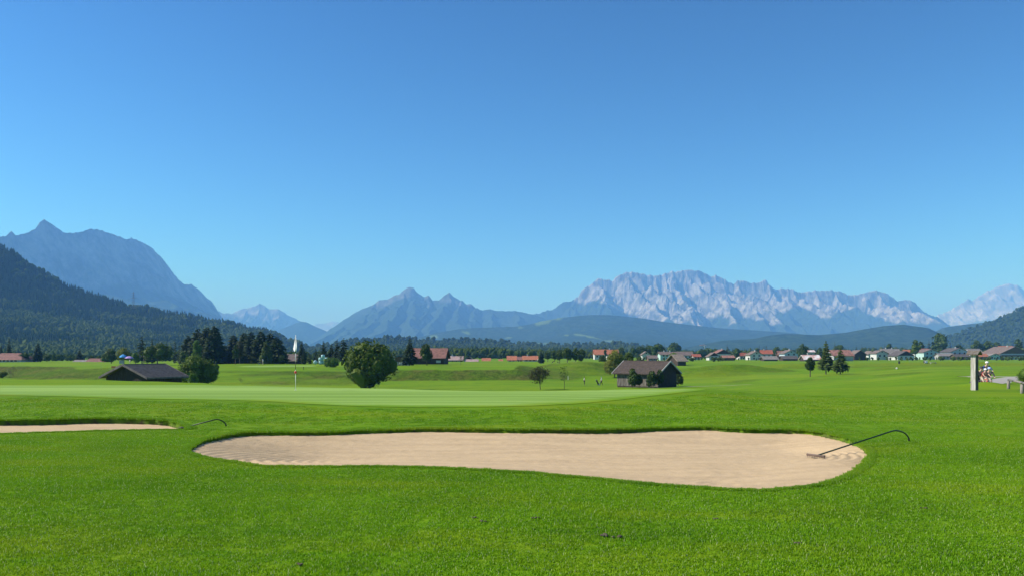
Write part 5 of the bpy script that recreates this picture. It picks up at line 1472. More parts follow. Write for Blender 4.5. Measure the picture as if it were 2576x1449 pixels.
house(2276, 2296, 879, 884, 900, 's', 'white', 'orange', 'orange roof peeping above the dark wide gable', (0, 0), 640)
house(2307, 2346, 876, 887, 902, 's', 'white', 'red', 'red roofed wing joined to the pale turquoise gabled house', (2, 1), 590, rot=.12)
house(2322, 2364, 877.5, 884.5, 902.5, 'g', 'turq', 'brown', 'pale turquoise gabled house right of the red roofed wing', (3, 2), 575)
house(2364, 2405, 888, 894, 902.5, 's', 'grey', 'greyb', 'low grey roofed house under the tallest broad tree', (3, 1), 560)
house(2390, 2438, 874.5, 884, 902, 'g', 'blue', 'dark', 'chalet with a wide dark roof left of the wooden post', (3, 2), 590, chim=1, balcony=True)
house(2404, 2442, 890, 896, 903, 's', 'brown', 'dark', 'low brown building directly left of the wooden post', (2, 1), 540)
house(2438, 2472, 876.5, 885, 902, 's', 'grey', 'greyb', 'grey roofed house behind the wooden post', (2, 1), 610)
house(2465, 2487, 889, 895, 903.5, 's', 'brown', 'orange', 'small orange roof right of the wooden post', (1, 1), 560)
house(2484, 2522, 888.5, 895, 903.5, 'g', 'turq', 'greyb', 'low green grey house with a white gable edge near the right edge', (2, 1), 560)
house(2520, 2556, 869.5, 878, 902, 's', 'white', 'orange', 'bright orange roof behind the large brown gabled chalet at the right edge', (0, 0), 600)
house(2514, 2592, 871, 888, 904, 'g', 'white', 'brown', 'large chalet with a brown boarded gable and white ground floor at the right edge', (4, 1), 560, upper='brown', chim=1, balcony=True)

# garden wall and open shed by the brown barn
def simple(name, label, cat, loc, parts, group=None, rz=0.0):
    e = thing(name, loc, label, cat, group, rz)
    for pn, mb, mt in parts: mb.build(pn, mt, e)
    return e
Yw_ = 240
xa, xb = PX(989, Yw_), PX(1029.5, Yw_)
zw = gz((xa + xb) / 2, Yw_)
wl_ = thing('garden_wall', ((xa + xb) / 2, Yw_, zw), 'low grey wall left of the big dark barn', 'wall')
Lw = xb - xa
for i in range(6):
    MB().box((-Lw / 2 + (i + .5) * Lw / 6, 0, 0.52), (Lw / 6 - .03, 0.2, 1.05)).build('wall_panel', MW['grey'], wl_)
for i in range(7):
    MB().box((-Lw / 2 + i * Lw / 6, -0.03, 0.55), (0.12, 0.3, 1.15)).build('post', MW['greywood'], wl_)
Ys_ = 262
e = thing('open_shed', (PX(1002, Ys_), Ys_, gz(PX(1002, Ys_), Ys_)), 'open flat roofed shed behind the low grey wall', 'shed')
MB().box((0, 1.5, 3.0), (3.6, 3.6, 0.25)).build('roof', MR['greyb'], e)
for x in (-1.5, 1.5):
    for y in (0, 3): MB().box((x, y, 1.45), (0.16, 0.16, 2.9)).build('post', MW['greywood'], e)
MB().box((0, 2.9, 1.2), (3.0, 0.1, 2.4)).build('wall', MW['brown'], e)
# white and dark cart
def cart(px, Y, label, sc=1.0):
    X = PX(px, Y)
    e = thing('cart', (X, Y, gz(X, Y)), label, 'cart', sc=sc)
    MB().box((0, 0, .35), (1.5, .7, .3)).build('body', MATS['white_plaster'], e, bevel=.05)
    MB().box((-.25, 0, .68), (.9, .66, .36)).build('hood', MATS['white_plaster'], e, bevel=.08)
    MB().box((.45, 0, .66), (.5, .6, .4)).build('seat', m_rub, e, bevel=.05)
    for x in (-.5, .5):
        MB().ring((x, -.36, .2), .16, .06).build('wheel', m_rub, e)
m_rub = mat('black_rubber', (0.02, 0.02, 0.022), 0.7, 0.1)
m_met = mat('grey_metal', (0.35, 0.36, 0.38), 0.4, 0.05, metal=0.8)
cart(1010, 236, 'small white and black cart in front of the low grey wall')

# ---- barns with individual roof courses and wall boards
m_shing = mat('weathered_shingle', (0.088, 0.066, 0.056), 0.9, scale=2.5, col2=(0.052, 0.040, 0.035), bump=0.4)
m_shing2 = mat('grey_brown_shingle', (0.17, 0.148, 0.145), 0.8, scale=2.5, col2=(0.10, 0.085, 0.085), bump=0.4)
m_dboard = mat('tarred_shaded_board', (0.045, 0.035, 0.028), 0.9, 0.25, 3, stretch=(6, 6, 0.5), bump=0.3)  # tarred wood; on the right barn's gable its darkness stands in for shade
m_gboard = mat('weathered_board', (0.20, 0.185, 0.165), 0.9, scale=1.2, col2=(0.085, 0.07, 0.06), stretch=(3, 3, 0.7), bump=0.3)
m_lath = mat('pale_verge_board', (0.42, 0.40, 0.37), 0.85, 0.12, 4)
def barn(label, near, gdir, ldir, GW, LL, wallh, rise, over, m_long, m_gable, m_roof, ncourse, verge, Yn, name='barn'):
    """near: world corner; gdir/ldir unit vectors along gable and long side away from the near corner"""
    e = thing(name, near, label, 'barn')
    g_, l_ = Vector((*gdir, 0)), Vector((*ldir, 0)); up = Vector((0, 0, 1))
    def P(a, b_, z): return g_ * a + l_ * b_ + up * z
    core = MB()
    core.prism([P(.06, .06, -1), P(GW - .06, .06, -1), P(GW - .06, .06, wallh - .02), P(GW / 2, .06, wallh + rise - .3), P(.06, .06, wallh - .02)], l_ * (LL - .12))
    core.build('wall', m_dboard, e)
    # boards of the visible walls
    n = int(LL / 0.32)
    rr = random.Random(4)
    for i in range(n):
        w = LL / n
        t = .03 + rr.uniform(0, .02)
        m = MB(); m.prism([P(-t + .06, i * w + .012, -.15 - rr.random() * .08), P(-t + .06, (i + 1) * w - .012, -.15), P(-t + .06, (i + 1) * w - .012, wallh - .03), P(-t + .06, i * w + .012, wallh - .03)], g_ * t)
        m.build('board', m_long, e)
    n = int(GW / 0.32)
    for i in range(n):
        w = GW / n; a0, a1 = i * w + .012, (i + 1) * w - .012
        zt = lambda a: wallh + rise * (1 - abs(a - GW / 2) / (GW / 2)) - .32
        t = .03 + rr.uniform(0, .02)
        pts = [P(a0, -t + .06, -.15), P(a1, -t + .06, -.15), P(a1, -t + .06, zt(a1)), P(a0, -t + .06, zt(a0))]
        if a0 < GW / 2 < a1: pts = pts[:3] + [P(GW / 2, -t + .06, zt(GW / 2))] + pts[3:]
        m = MB(); m.prism(pts, l_ * t); m.build('board', m_gable, e)
    # roof
    sl = rise / (GW / 2)
    ro = MB()
    for sg in (0, 1):
        f = (lambda a: a) if sg == 0 else (lambda a: GW - a)
        ro.prism([P(f(-over), -over, wallh - over * sl), P(f(GW / 2), -over, wallh + rise), P(f(GW / 2), -over, wallh + rise - .12), P(f(-over), -over, wallh - over * sl - .12)], l_ * (LL + 2 * over))
    roof = ro.build('roof', m_roof, e)
    half = GW / 2 + over
    for sg in (0, 1):
        f = (lambda a: a) if sg == 0 else (lambda a: GW - a)
        for i in range(ncourse):
            a0 = -over + half * i / ncourse; a1 = -over + half * (i + 1.12) / ncourse
            a1 = min(a1, GW / 2)
            z0, z1 = wallh + a0 * sl, wallh + a1 * sl
            m = MB()
            m.prism([P(f(a0), -over - .02, z0 + .10), P(f(a1), -over - .02, z1 + .02), P(f(a1), -over - .02, z1 + .003), P(f(a0), -over - .02, z0 + .003)], l_ * (LL + 2 * over + .04))
            m.build('shingle_course', m_roof, roof)
    MB().tube([P(GW / 2, -over, wallh + rise + .04), P(GW / 2, LL + over, wallh + rise + .04)], .09, 6).build('ridge_cap', m_roof, roof)
    if verge:
        for b0 in (-over - .05, LL + over - .05):
            for sg in (0, 1):
                f = (lambda a: a) if sg == 0 else (lambda a: GW - a)
                m = MB(); m.prism([P(f(-over - .05), b0, wallh - over * sl - .14), P(f(-over - .05), b0, wallh - over * sl + .12), P(f(GW / 2), b0, wallh + rise + .14), P(f(GW / 2), b0, wallh + rise - .14)], l_ * .1)
                m.build('verge_board', m_lath if verge == 1 else m_roof, roof)
    return e
def unit(x, y): l = math.hypot(x, y); return (x / l, y / l)
# right hay barn
Yb = 143.0
nx, ny = PX(1656, Yb), Yb
gd = unit(.70, .714); ld = (-gd[1], gd[0])
barn('weathered grey hay barn with dark roof and pale verge boards on the low fairway', (nx, ny, PZ(970.3, Yb)), gd, ld, 6.0, 9.2, 2.55, 1.85, .65, m_gboard, m_dboard, m_shing, 9, 1, Yb)  # gable takes the dark board: its shade is put into the colour
# left hay barn
Yb = 98.0
gd = unit(-.927, .376); ld = unit(.376, .927)
barn('dark hay barn with a ribbed grey brown roof sunk behind the green on the left', (PX(364, Yb), Yb + .6, PZ(951, Yb) - 2.6), gd, ld, 6.9, 5.7, 2.85, 1.38, .55, m_dboard, m_dboard, m_shing2, 15, 2, Yb)

# ------------------------------------------------------------------ foreground things
m_rake = mat('dark_green_tube', (0.008, 0.032, 0.020), 0.45, 0.1, spec=0.3)
m_rakeh = mat('brown_plastic', (0.13, 0.09, 0.07), 0.6, 0.12)
def rake(label, head, tip_xy, topz, bend, Hh=0.06, head_on=True):
    """head: world point of the head, tip_xy: world point where the hooked end comes down"""
    hx, hy, hz = head; tx, ty, tz = tip_xy
    e = thing('bunker_rake', (hx, hy, hz), label, 'rake', 'bunker rakes')
    dx, dy = tx - hx, ty - hy; l = math.hypot(dx, dy); ux, uy = dx / l, dy / l
    pts = [(0.02 * ux, 0.02 * uy, 0.03)]
    L1 = l * bend
    pts.append((L1 * ux, L1 * uy, topz))
    # curved hook
    R_ = l - L1
    for k in range(1, 8):
        a = math.pi / 2 * k / 7
        pts.append(((L1 + R_ * math.sin(a)) * ux, (L1 + R_ * math.sin(a)) * uy, topz + .012 - (topz - (tz - hz)) * (1 - math.cos(a))))
    MB().tube(pts, 0.0135, 8).build('handle', m_rake, e, smooth=True)
    MB().tube([pts[-2], pts[-1]], 0.018, 8).build('grip', m_rub, e)
    ang = math.atan2(uy, ux) + math.pi / 2
    ca, sa = math.cos(ang), math.sin(ang)
    MB().box((0, 0, 0.035), (0.36, 0.03, 0.04), ang).build('head', m_rakeh, e, bevel=.008)
    for k in range(11):
        t = (k - 5) * .033
        MB().tube([(t * ca, t * sa, 0.03), (t * ca + .01, t * sa - .01, -0.03)], [.006, .003], 5).build('tooth', m_rakeh, e)
    return e
# main rake: head on the sand
Yr = 13.62
hx = PX(2052, Yr)
hz = float(sandz_main(np.array([hx]), np.array([Yr]))[0]) + .02
Ye = 15.2
tx = PX(2287, Ye)
rake('dark green rake with its brown head lying on the right end of the large bunker', (hx, Yr, hz), (tx, Ye, gz(tx, Ye) + .02), 0.33, 0.80)
Yr = 18.2; hx = PX(455, Yr); Ye = 18.4; tx = PX(569, Ye)
rake('dark green rake hooked over the right tip of the small left bunker', (hx, Yr, gz(hx, Yr) - .05), (tx, Ye, gz(tx, Ye) + .01), 0.21, 0.74)

# flagstick on the green
Yf = ground_hit(743.5, 981.5, 20, 45); Xf = PX(743.5, Yf); zf = gz(Xf, Yf) + .018
m_white = mat('white_paint', (0.78, 0.78, 0.76), 0.5, 0.03)
m_black = mat('black_paint', (0.025, 0.025, 0.03), 0.5, 0.05)
m_redp = mat('red_paint', (0.62, 0.03, 0.03), 0.35, 0.05, spec=0.5)
m_cloth = mat('flag_cloth', (0.86, 0.85, 0.87), 0.8, scale=9, col2=(0.80, 0.74, 0.79), spec=0.1)
e = thing('flagstick', (Xf, Yf, zf), 'flagstick with a limp white flag and a red ball on the near green', 'flag')
k_ = Yf / F
for z0, z1, mt in ((0, 37, m_white), (37, 44, m_white), (44, 51, m_white), (51, 71, m_black), (71, 92, m_white), (92, 138.5, m_black)):
    MB().tube([(0, 0, z0 * k_), (0, 0, z1 * k_)], 0.0095, 8).build('pole_section', mt, e, smooth=True)
MB().lathe((0, 0, 0), [(.054, .002), (.054, .006), (.012, .006)], 16).build('cup', m_white, e)
MB().ball((0, 0, 44.5 * k_), 0.052, 10).build('ball', m_redp, e, smooth=True)
# limp flag: gathered cloth hanging from the top
fv = []; nf, mf = 22, 14
for i in range(nf):
    s = i / (nf - 1)
    for j in range(mf):
        t = j / (mf - 1)
        # fly edge drops down; folds as sine
        top_w = (0.02 + 0.24 * s ** 0.9) * (1 if s < .8 else 1 - (s - .8) * 3.2)
        x = 0.025 - top_w * t * 0.95 + 0.055 * s * (1 - t) * (1 if s < .72 else max(0, (1 - s) / .28))
        y = 0.018 * math.sin(t * 8 + s * 2) * (0.4 + s)
        z = -0.62 * s - 0.03 * t * s
        fv.append((x, y, z + 138.5 * k_))
m = MB(); m.v = fv
for i in range(nf - 1):
    for j in range(mf - 1):
        m.f.append((i * mf + j, i * mf + j + 1, (i + 1) * mf + j + 1, (i + 1) * mf + j))
fo = m.build('flag_cloth', m_cloth, e, smooth=True)
fo.rotation_euler = (0, 0, R(-52)); fo.scale = (1.15, 1.15, 1)
sd_ = fo.modifiers.new('t', 'SOLIDIFY'); sd_.thickness = 0.003

# distant flag
def small_flag(px, base, top, label, col, y0=180):
    Y = ground_hit(px, base, y0); X = PX(px, Y); z = gz(X, Y)
    H = PZ(top, Y) - z
    e = thing('flagstick', (X, Y, z), label, 'flag')
    MB().tube([(0, 0, 0), (0, 0, H * .45)], .03, 6).build('pole_section', m_redp, e)
    MB().tube([(0, 0, H * .45), (0, 0, H)], .03, 6).build('pole_section', m_white, e)
    v = MB(); v.prism([(.02, 0, H), (-.12, .03, H * .85), (-.30, .05, H * .62), (-.12, 0, H * .50), (.10, -.02, H * .66)], (0, .03, 0)); v.build('flag_cloth', col, e)
small_flag(640, 911.5, 893.5, 'small distant flag with limp white cloth before the dark grove', m_cloth, 230)

# divots and droppings on the lawn
m_dirt = mat('dirt_clump', (0.10, 0.085, 0.055), 0.95, 0.2, 30, bump=0.5)
for n_, (px, py, s, lab) in enumerate([(1530, 1349, .085, 'dark dirt clump in the lawn below the middle of the bunker'), (1347, 1304, .05, 'small dirt clump left above the largest clump in the lawn'), (1217, 1311, .045, 'tiny grey dirt clump on the lawn, lower of the close pair left of centre'),
      (1196, 1301, .04, 'tiny grey dirt clump on the lawn, upper of the close pair left of centre'), (752, 1420, .045, 'small grey dirt clump near the bottom edge left of centre'), (2006, 1366, .045, 'small dirt clump on the lawn below the rake'),
      (2324, 1277, .04, 'small dirt clump on the lawn right of the bunker'), (1803, 1304, .04, 'small dirt clump on the lawn below the bunker tip')]):
    Y = 1.7 * F / (py - HY); X = PX(px, Y)
    r_ = random.Random(n_)
    m = MB()
    for k in range(7):
        m.ball((r_.gauss(0, s * .5), r_.gauss(0, s * .35), r_.random() * s * .1), s * r_.uniform(.14, .32), 6, .6)
    o = m.build('dirt_clump', m_dirt); o.location = (X, Y, gz(X, Y) + .012)
    tag(o, lab, 'dirt', 'dirt clumps in the lawn')

# ------------------------------------------------------------------ wooden post with little roof, right
Yp = 40.0; Xp = PX(2451, Yp); zp = PZ(984, Yp)
m_pale = mat('pale_lit_wood', (0.58, 0.56, 0.52), 0.85, scale=3.5, col2=(0.30, 0.265, 0.22), stretch=(6, 6, .6), bump=0.4)
m_old = mat('old_grey_wood', (0.20, 0.185, 0.165), 0.85, scale=2.0, col2=(0.13, 0.10, 0.08), stretch=(6, 6, .6), bump=0.5)
e = thing('wooden_post', (Xp, Yp, zp), 'weathered thick wooden post with a small shingled roof beside the cyclists', 'post', rz=R(-38 + 76))
bm = MB()
H = 1.85
for z0, z1, w0, w1, dx in ((-.3, .5, .105, .11, 0), (.5, 1.2, .11, .118, .004), (1.2, H, .118, .125, -.004)):
    i_ = len(bm.v)
    for zz, ww in ((z0, w0), (z1, w1)):
        for sx, sy in ((-1, -1), (1, -1), (1, 1), (-1, 1)): bm.v.append((sx * ww + dx, sy * ww, zz))
    for f in ((3, 2, 1, 0), (4, 5, 6, 7), (0, 1, 5, 4), (1, 2, 6, 5), (2, 3, 7, 6), (3, 0, 4, 7)): bm.f.append(tuple(i_ + q for q in f))
post = bm.build('shaft', m_old, e, bevel=.02)
# pale weathered board, lit side's brightness partly put into its colour (faces -x locally after rotation)
for k, (w, zt) in enumerate(((.13, 1.83), (.12, 1.80))):
    MB().box((-.136, (-.056 + .112 * k), zt / 2 + .02), (.03, w - .012, zt)).build('board', m_pale, e, bevel=.004)
m_bark2 = mat('brown_weathered_wood', (0.13, 0.105, 0.085), 0.9, scale=2.5, col2=(0.055, 0.045, 0.035), stretch=(7, 7, .5), bump=0.5)
for k, (w, zt) in enumerate(((.10, 1.80), (.115, 1.84))):
    MB().box((-.062 + .118 * k, -.134, zt / 2), (w, .03, zt)).build('board', m_bark2 if k else m_old, e, bevel=.004)
rf = MB()
for sg in (-1, 1):
    rf.prism([(0, -.27, H + .20), (sg * .27, -.27, H + .02), (sg * .27, -.27, H - .02), (0, -.27, H + .16)], (0, .54, 0))
roof = rf.build('roof', m_old, e)
for sg in (-1, 1):
    for i in range(3):
        for j in range(5):
            x0 = .27 - i * .09; x1 = x0 - .1
            z0 = H + .02 + (.27 - x0) / .27 * .18 + .022; z1 = H + .02 + (.27 - x1) / .27 * .18 + .008
            y0_ = -.28 + j * .112
            MB().prism([(sg * (x0 + .01), y0_ + .004, z0), (sg * x1, y0_ + .004, z1), (sg * x1, y0_ + .004, z1 - .012), (sg * (x0 + .01), y0_ + .004, z0 - .012)], (0, .104, 0)).build('shingle', m_old, roof)
o = e.children

# low rail fence at the right edge
m_log = mat('grey_log', (0.27, 0.25, 0.22), 0.85, scale=3, col2=(0.15, 0.13, 0.11), stretch=(5, 5, 1), bump=0.4)
e = thing('rail_fence', (PX(2570, 36), 36, gz(PX(2570, 36), 36)), 'low wooden rail fence on posts at the right edge', 'fence')
pa = Vector((PX(2537, 42.6), 42.6, 0)); pb = Vector((PX(2571, 36), 36, 0)); dr = (pb - pa)
o0 = Vector(e.location)
tops = []
for k in range(4):
    p = pa + dr * k; z = gz(p.x, p.y)
    t = Vector((p.x, p.y, z + .46)); tops.append(t)
    MB().tube([tuple(Vector((p.x, p.y, z - .2)) - o0), tuple(Vector((p.x, p.y, z + .42)) - o0)], .075, 8).build('post', m_log, e, smooth=True)
for k in range(3):
    a, b_ = tops[k], tops[k + 1]
    d = (b_ - a).normalized() * .04
    MB().tube([tuple(a - d - o0 + Vector((0, 0, .03))), tuple(b_ + d - o0 + Vector((0, 0, .03)))], .055, 8).build('rail', m_log, e, smooth=True)

# ------------------------------------------------------------------ people
m_skin = mat('skin', (0.55, 0.36, 0.27), 0.6, 0.05)
def cloth(name, c): return mat(name, c, 0.85, 0.08, 8)
C_black, C_white = cloth('black_cloth', (.02, .02, .024)), cloth('white_cloth', (.75, .75, .74))
C_blue, C_lblue, C_dark, C_red, C_khaki, C_navy = cloth('blue_cloth', (.10, .25, .45)), cloth('pale_blue_cloth', (.45, .58, .70)), cloth('dark_cloth', (.05, .05, .055)), cloth('red_cloth', (.26, .035, .035)), cloth('khaki_cloth', (.45, .38, .28)), cloth('navy_cloth', (.03, .06, .20))
def skinned(name, verts, edges, radii, material, parent, root=0, sub=1):
    me = bpy.data.meshes.new(name); me.from_pydata(verts, edges, []); me.update()
    me.materials.append(material)
    o = link_me(name, me, parent)
    sk = o.modifiers.new('skin', 'SKIN'); sk.use_smooth_shade = True
    sv = me.skin_vertices[0].data
    for i, r_ in enumerate(radii):
        sv[i].radius = (r_, r_) if not hasattr(r_, '__len__') else r_
        sv[i].use_root = (i == root)
    if sub:
        s = o.modifiers.new('sub', 'SUBSURF'); s.levels = sub; s.render_levels = sub
    return o
def person(loc, rz, pose, top, legs, label, sc=1.0, headgear=None, shoes=None, sleeves='long', parent=None, shorts=False, group=None):
    """pose: dict of joints in metres (x right, y forward, z up)"""
    e = thing('person', loc, label, 'person', group, rz, sc)
    J = dict(pose)
    names = list(J.keys()); I = {n: i for i, n in enumerate(names)}
    ed = [('pelvis','waist'),('waist','chest'),('chest','neck'),('neck','chin'),('chin','head'),('head','crown'),
          ('chest','shl'),('shl','ell'),('ell','wrl'),('wrl','hal'),('chest','shr'),('shr','elr'),('elr','wrr'),('wrr','har'),
          ('pelvis','hil'),('hil','knl'),('knl','anl'),('anl','tol'),('pelvis','hir'),('hir','knr'),('knr','anr'),('anr','tor')]
    rad = dict(pelvis=.13, waist=.12, chest=.14, neck=.055, chin=.075, head=.095, crown=.06, shl=.06, shr=.06, ell=.043, elr=.043, wrl=.028, wrr=.028, hal=.032, har=.032,
               hil=.09, hir=.09, knl=.058, knr=.058, anl=.038, anr=.038, tol=.035, tor=.035)
    V = [J[n] for n in names]; E = [(I[a], I[b_]) for a, b_ in ed]; Rr = [rad[n] for n in names]
    # fingers and nose
    for s, h, w in (('l', 'hal', 'wrl'), ('r', 'har', 'wrr')):
        a = Vector(J[h]); d = (a - Vector(J[w])).normalized()
        side = d.cross(Vector((0, 1, 0)) if abs(d.y) < .8 else Vector((0, 0, 1))).normalized()
        for q in range(5):
            u = (q - 1.7) * .018
            L_ = (.05, .075, .085, .08, .06)[q]
            if q == 0: p1 = a + side * -.045 + d * .02; p2 = p1 + d * .03 + side * .005
            else: p1 = a + side * u + d * L_ * .55; p2 = p1 + (d * .7 + Vector((0, .3, -.45))).normalized() * L_ * .5
            i = len(V); V += [tuple(p1), tuple(p2)]; Rr += [.010, .008]; E += [(I[h], i), (i, i + 1)]
    skinned('body', V, E, Rr, m_skin, e, I['pelvis'])
    hd = Vector(J['head']); fw = Vector(J.get('face', (0, 1, 0))) if False else Vector((0, 1, 0))
    MB().prism([tuple(hd + Vector((-.012, .09, -.02))), tuple(hd + Vector((.012, .09, -.02))), tuple(hd + Vector((0, .095, .03)))], (0, .03, -.005)).build('nose', m_skin, e)
    for sx in (-.035, .035):
        MB().ball(tuple(hd + Vector((sx, .088, .02))), .012, 6).build('eye', m_black, e)
        MB().ball(tuple(hd + Vector((sx * 2.75, 0, 0))), .022, 6).build('ear', m_skin, e)
    MB().box(tuple(hd + Vector((0, .092, -.05))), (.045, .012, .01)).build('mouth', cloth('lip', (.35, .12, .1)), e)
    # shirt
    jn = ['pelvis', 'waist', 'chest', 'shl', 'shr'] + (['ell', 'elr', 'wrl', 'wrr'] if sleeves == 'long' else [])
    Vs = [J[n] for n in jn]; Ii = {n: i for i, n in enumerate(jn)}
    Es = [('pelvis','waist'),('waist','chest'),('chest','shl'),('chest','shr')]
    Rs = [rad[n] * 1.16 + .004 for n in jn]
    if sleeves == 'long': Es += [('shl','ell'),('shr','elr'),('ell','wrl'),('elr','wrr')]
    Es = [(Ii[a], Ii[b_]) for a, b_ in Es]
    if sleeves != 'long':
        for s in 'lr':
            a = Vector(J['sh' + s]); b_ = Vector(J['el' + s]); Vs.append(tuple(a.lerp(b_, .55))); Rs.append(.062); Es.append((Ii['sh' + s], len(Vs) - 1))
    skinned('shirt', Vs, Es, Rs, top, e, 0)
    jn = ['pelvis', 'hil', 'hir', 'knl', 'knr']
    Vs = [J[n] for n in jn]; Rs = [rad[n] * 1.15 + .006 for n in jn]
    Es = [(0, 1), (0, 2), (1, 3), (2, 4)]
    if not shorts:
        for s in 'lr':
            a = Vector(J['kn' + s]); b_ = Vector(J['an' + s]); Vs.append(tuple(a.lerp(b_, .93))); Rs.append(.052)
        Es += [(3, 5), (4, 6)]
    skinned('trousers' if not shorts else 'shorts', Vs, Es, Rs, legs, e, 0)
    for s in 'lr':
        a = Vector(J['an' + s]); b_ = Vector(J['to' + s])
        skinned('shoe', [tuple(a + Vector((0, -.03, -.03))), tuple(b_)], [(0, 1)], [.05, .042], shoes or C_black, e)
    hm = MB()
    if headgear and headgear[0] == 'helmet':
        hm.lathe(tuple(hd + Vector((0, 0, .02))), [(.118, -.01), (.125, .03), (.105, .085), (.06, .12), (.001, .13)], 12, 1, 1.2)
        h_ = hm.build('helmet', headgear[1], e, smooth=True)
        for q in (-1, 0, 1): MB().box(tuple(hd + Vector((q * .05, 0, .135 - abs(q) * .02))), (.018, .2, .02)).build('vent', C_black, h_)
    elif headgear and headgear[0] == 'cap':
        hm.lathe(tuple(hd + Vector((0, 0, .02))), [(.102, 0), (.10, .05), (.06, .085), (.001, .095)], 12)
        hm.box(tuple(hd + Vector((0, .13, .03))), (.14, .1, .012)); hm.build('cap', headgear[1], e)
    else:
        hm.lathe(tuple(hd + Vector((0, -.015, .02))), [(.09, -.07), (.104, -.01), (.10, .05), (.06, .088), (.001, .098)], 12)
        hm.build('hair', cloth('brown_hair', (.08, .05, .03)), e, smooth=True)
    return e
STAND = dict(pelvis=(0,0,.95), waist=(0,0,1.12), chest=(0,.01,1.36), neck=(0,.01,1.50), chin=(0,.03,1.57), head=(0,.02,1.65), crown=(0,.01,1.73),
     shl=(-.18,0,1.42), ell=(-.23,.02,1.14), wrl=(-.20,.12,.93), hal=(-.19,.15,.86), shr=(.18,0,1.42), elr=(.23,.02,1.14), wrr=(.20,.12,.93), har=(.19,.15,.86),
     hil=(-.09,0,.90), knl=(-.10,.03,.50), anl=(-.11,0,.09), tol=(-.12,.14,.04), hir=(.09,0,.90), knr=(.10,.03,.50), anr=(.11,0,.09), tor=(.12,.14,.04))
def pz(**k): d = dict(STAND); d.update(k); return d
WALK = pz(ell=(-.24,-.10,1.16), wrl=(-.24,.02,.94), hal=(-.24,.06,.88), elr=(.24,.10,1.15), wrr=(.22,.30,1.02), har=(.21,.37,1.0),
          knl=(-.10,.18,.52), anl=(-.10,.22,.10), tol=(-.10,.36,.06), knr=(.10,-.05,.50), anr=(.10,-.28,.13), tor=(.10,-.16,.05))
BIKE = dict(pelvis=(0,-.25,.98), waist=(0,-.16,1.12), chest=(0,.02,1.34), neck=(0,.10,1.47), chin=(0,.17,1.53), head=(0,.15,1.61), crown=(0,.13,1.69),
     shl=(-.18,.05,1.38), ell=(-.25,.24,1.20), wrl=(-.25,.44,1.06), hal=(-.25,.50,1.04), shr=(.18,.05,1.38), elr=(.25,.24,1.20), wrr=(.25,.44,1.06), har=(.25,.50,1.04),
     hil=(-.09,-.22,.93), knl=(-.12,.16,.80), anl=(-.12,.06,.40), tol=(-.12,.20,.36), hir=(.09,-.22,.93), knr=(.12,.10,.60), anr=(.12,-.02,.18), tor=(.12,.13,.14))
def at_ground(px, py, y0=110):
    Y = ground_hit(px, py, y0); X = PX(px, Y); return X, Y, gz(X, Y)
GF = 'golfers on the course'
person(at_ground(1470, 968), R(-100), STAND, C_white, C_dark, 'golfer in white top and dark trousers standing on the low fairway', 1.0, sleeves='short', group=GF)
person(at_ground(1513, 968), R(80), WALK, C_lblue, C_black, 'golfer in a blue top walking behind a trolley on the low fairway', 1.0, sleeves='short', headgear=('cap', C_blue), group=GF)
person(at_ground(661.5, 916.5, 205), R(60), STAND, C_white, C_khaki, 'golfer in pale clothes standing before the dark grove', 1.0, headgear=('cap', C_white), sleeves='short', group=GF)
person(at_ground(1353, 911, 260), R(-60), STAND, C_white, C_dark, 'tiny golfer in white right of the red roofed row house', .95, sleeves='short', group=GF)
person(at_ground(362, 915, 215), R(10), STAND, C_dark, C_dark, 'person in dark clothes standing right of the parasols behind the barn roof', 1.0, group='people at the stall')
person(at_ground(327, 914, 215), R(150), STAND, C_white, C_khaki, 'person in a white top under the purple parasol', .95, sleeves='short', group='people at the stall')

def trolley(px, py, label, y0=110, lean=.5, rz=0, sc=1.0, bag=C_black):
    X, Y, z = at_ground(px, py, y0)
    e = thing('golf_trolley', (X, Y, z), label, 'golf trolley', 'golf trolleys', rz, sc)
    a = math.sin(lean); c = math.cos(lean)
    MB().tube([(0, 0, .18), (a * .45, 0, .18 + c * .45), (a * .95, 0, .18 + c * .95)], [.13, .14, .16], 10).build('bag', bag, e, smooth=True)
    for k in range(5):
        f = k * 1.25; x, y = a * .93 + .05 * math.cos(f), .07 * math.sin(f)
        MB().tube([(x, y, .18 + c * .9), (x + a * .22, y, .18 + c * 1.15)], [.012, .03], 5).build('golf_club', m_met, e)
    for sy in (-.3, .3):
        w = MB().ring((-.02, sy, .15), .125, .025).build('wheel', m_rub, e)
        MB().tube([(-.02, sy - .01, .15), (-.02, sy + .01, .15)], .10, 10).build('rim', m_white, w)
    MB().tube([(-.02, -.3, .15), (-.02, .3, .15)], .015, 5).build('axle', m_met, e)
    MB().tube([(0, 0, .2), (-.5, 0, .75), (-.75, 0, .95)], .016, 5).build('handle', m_met, e)
trolley(1505.5, 968.2, 'black golf trolley with bag and white wheels beside the walking golfer', rz=R(200), sc=1.05)
trolley(652, 916.5, 'golf trolley leaning beside the golfer before the dark grove', 205, .9, R(20), 1.05)
trolley(1389, 913, 'dark golf trolley left of the four dark trees', 240, .7, R(10), 1.0)
trolley(1405, 913.3, 'dark golf trolley at the foot of the first dark tree', 240, .7, R(190), .85)

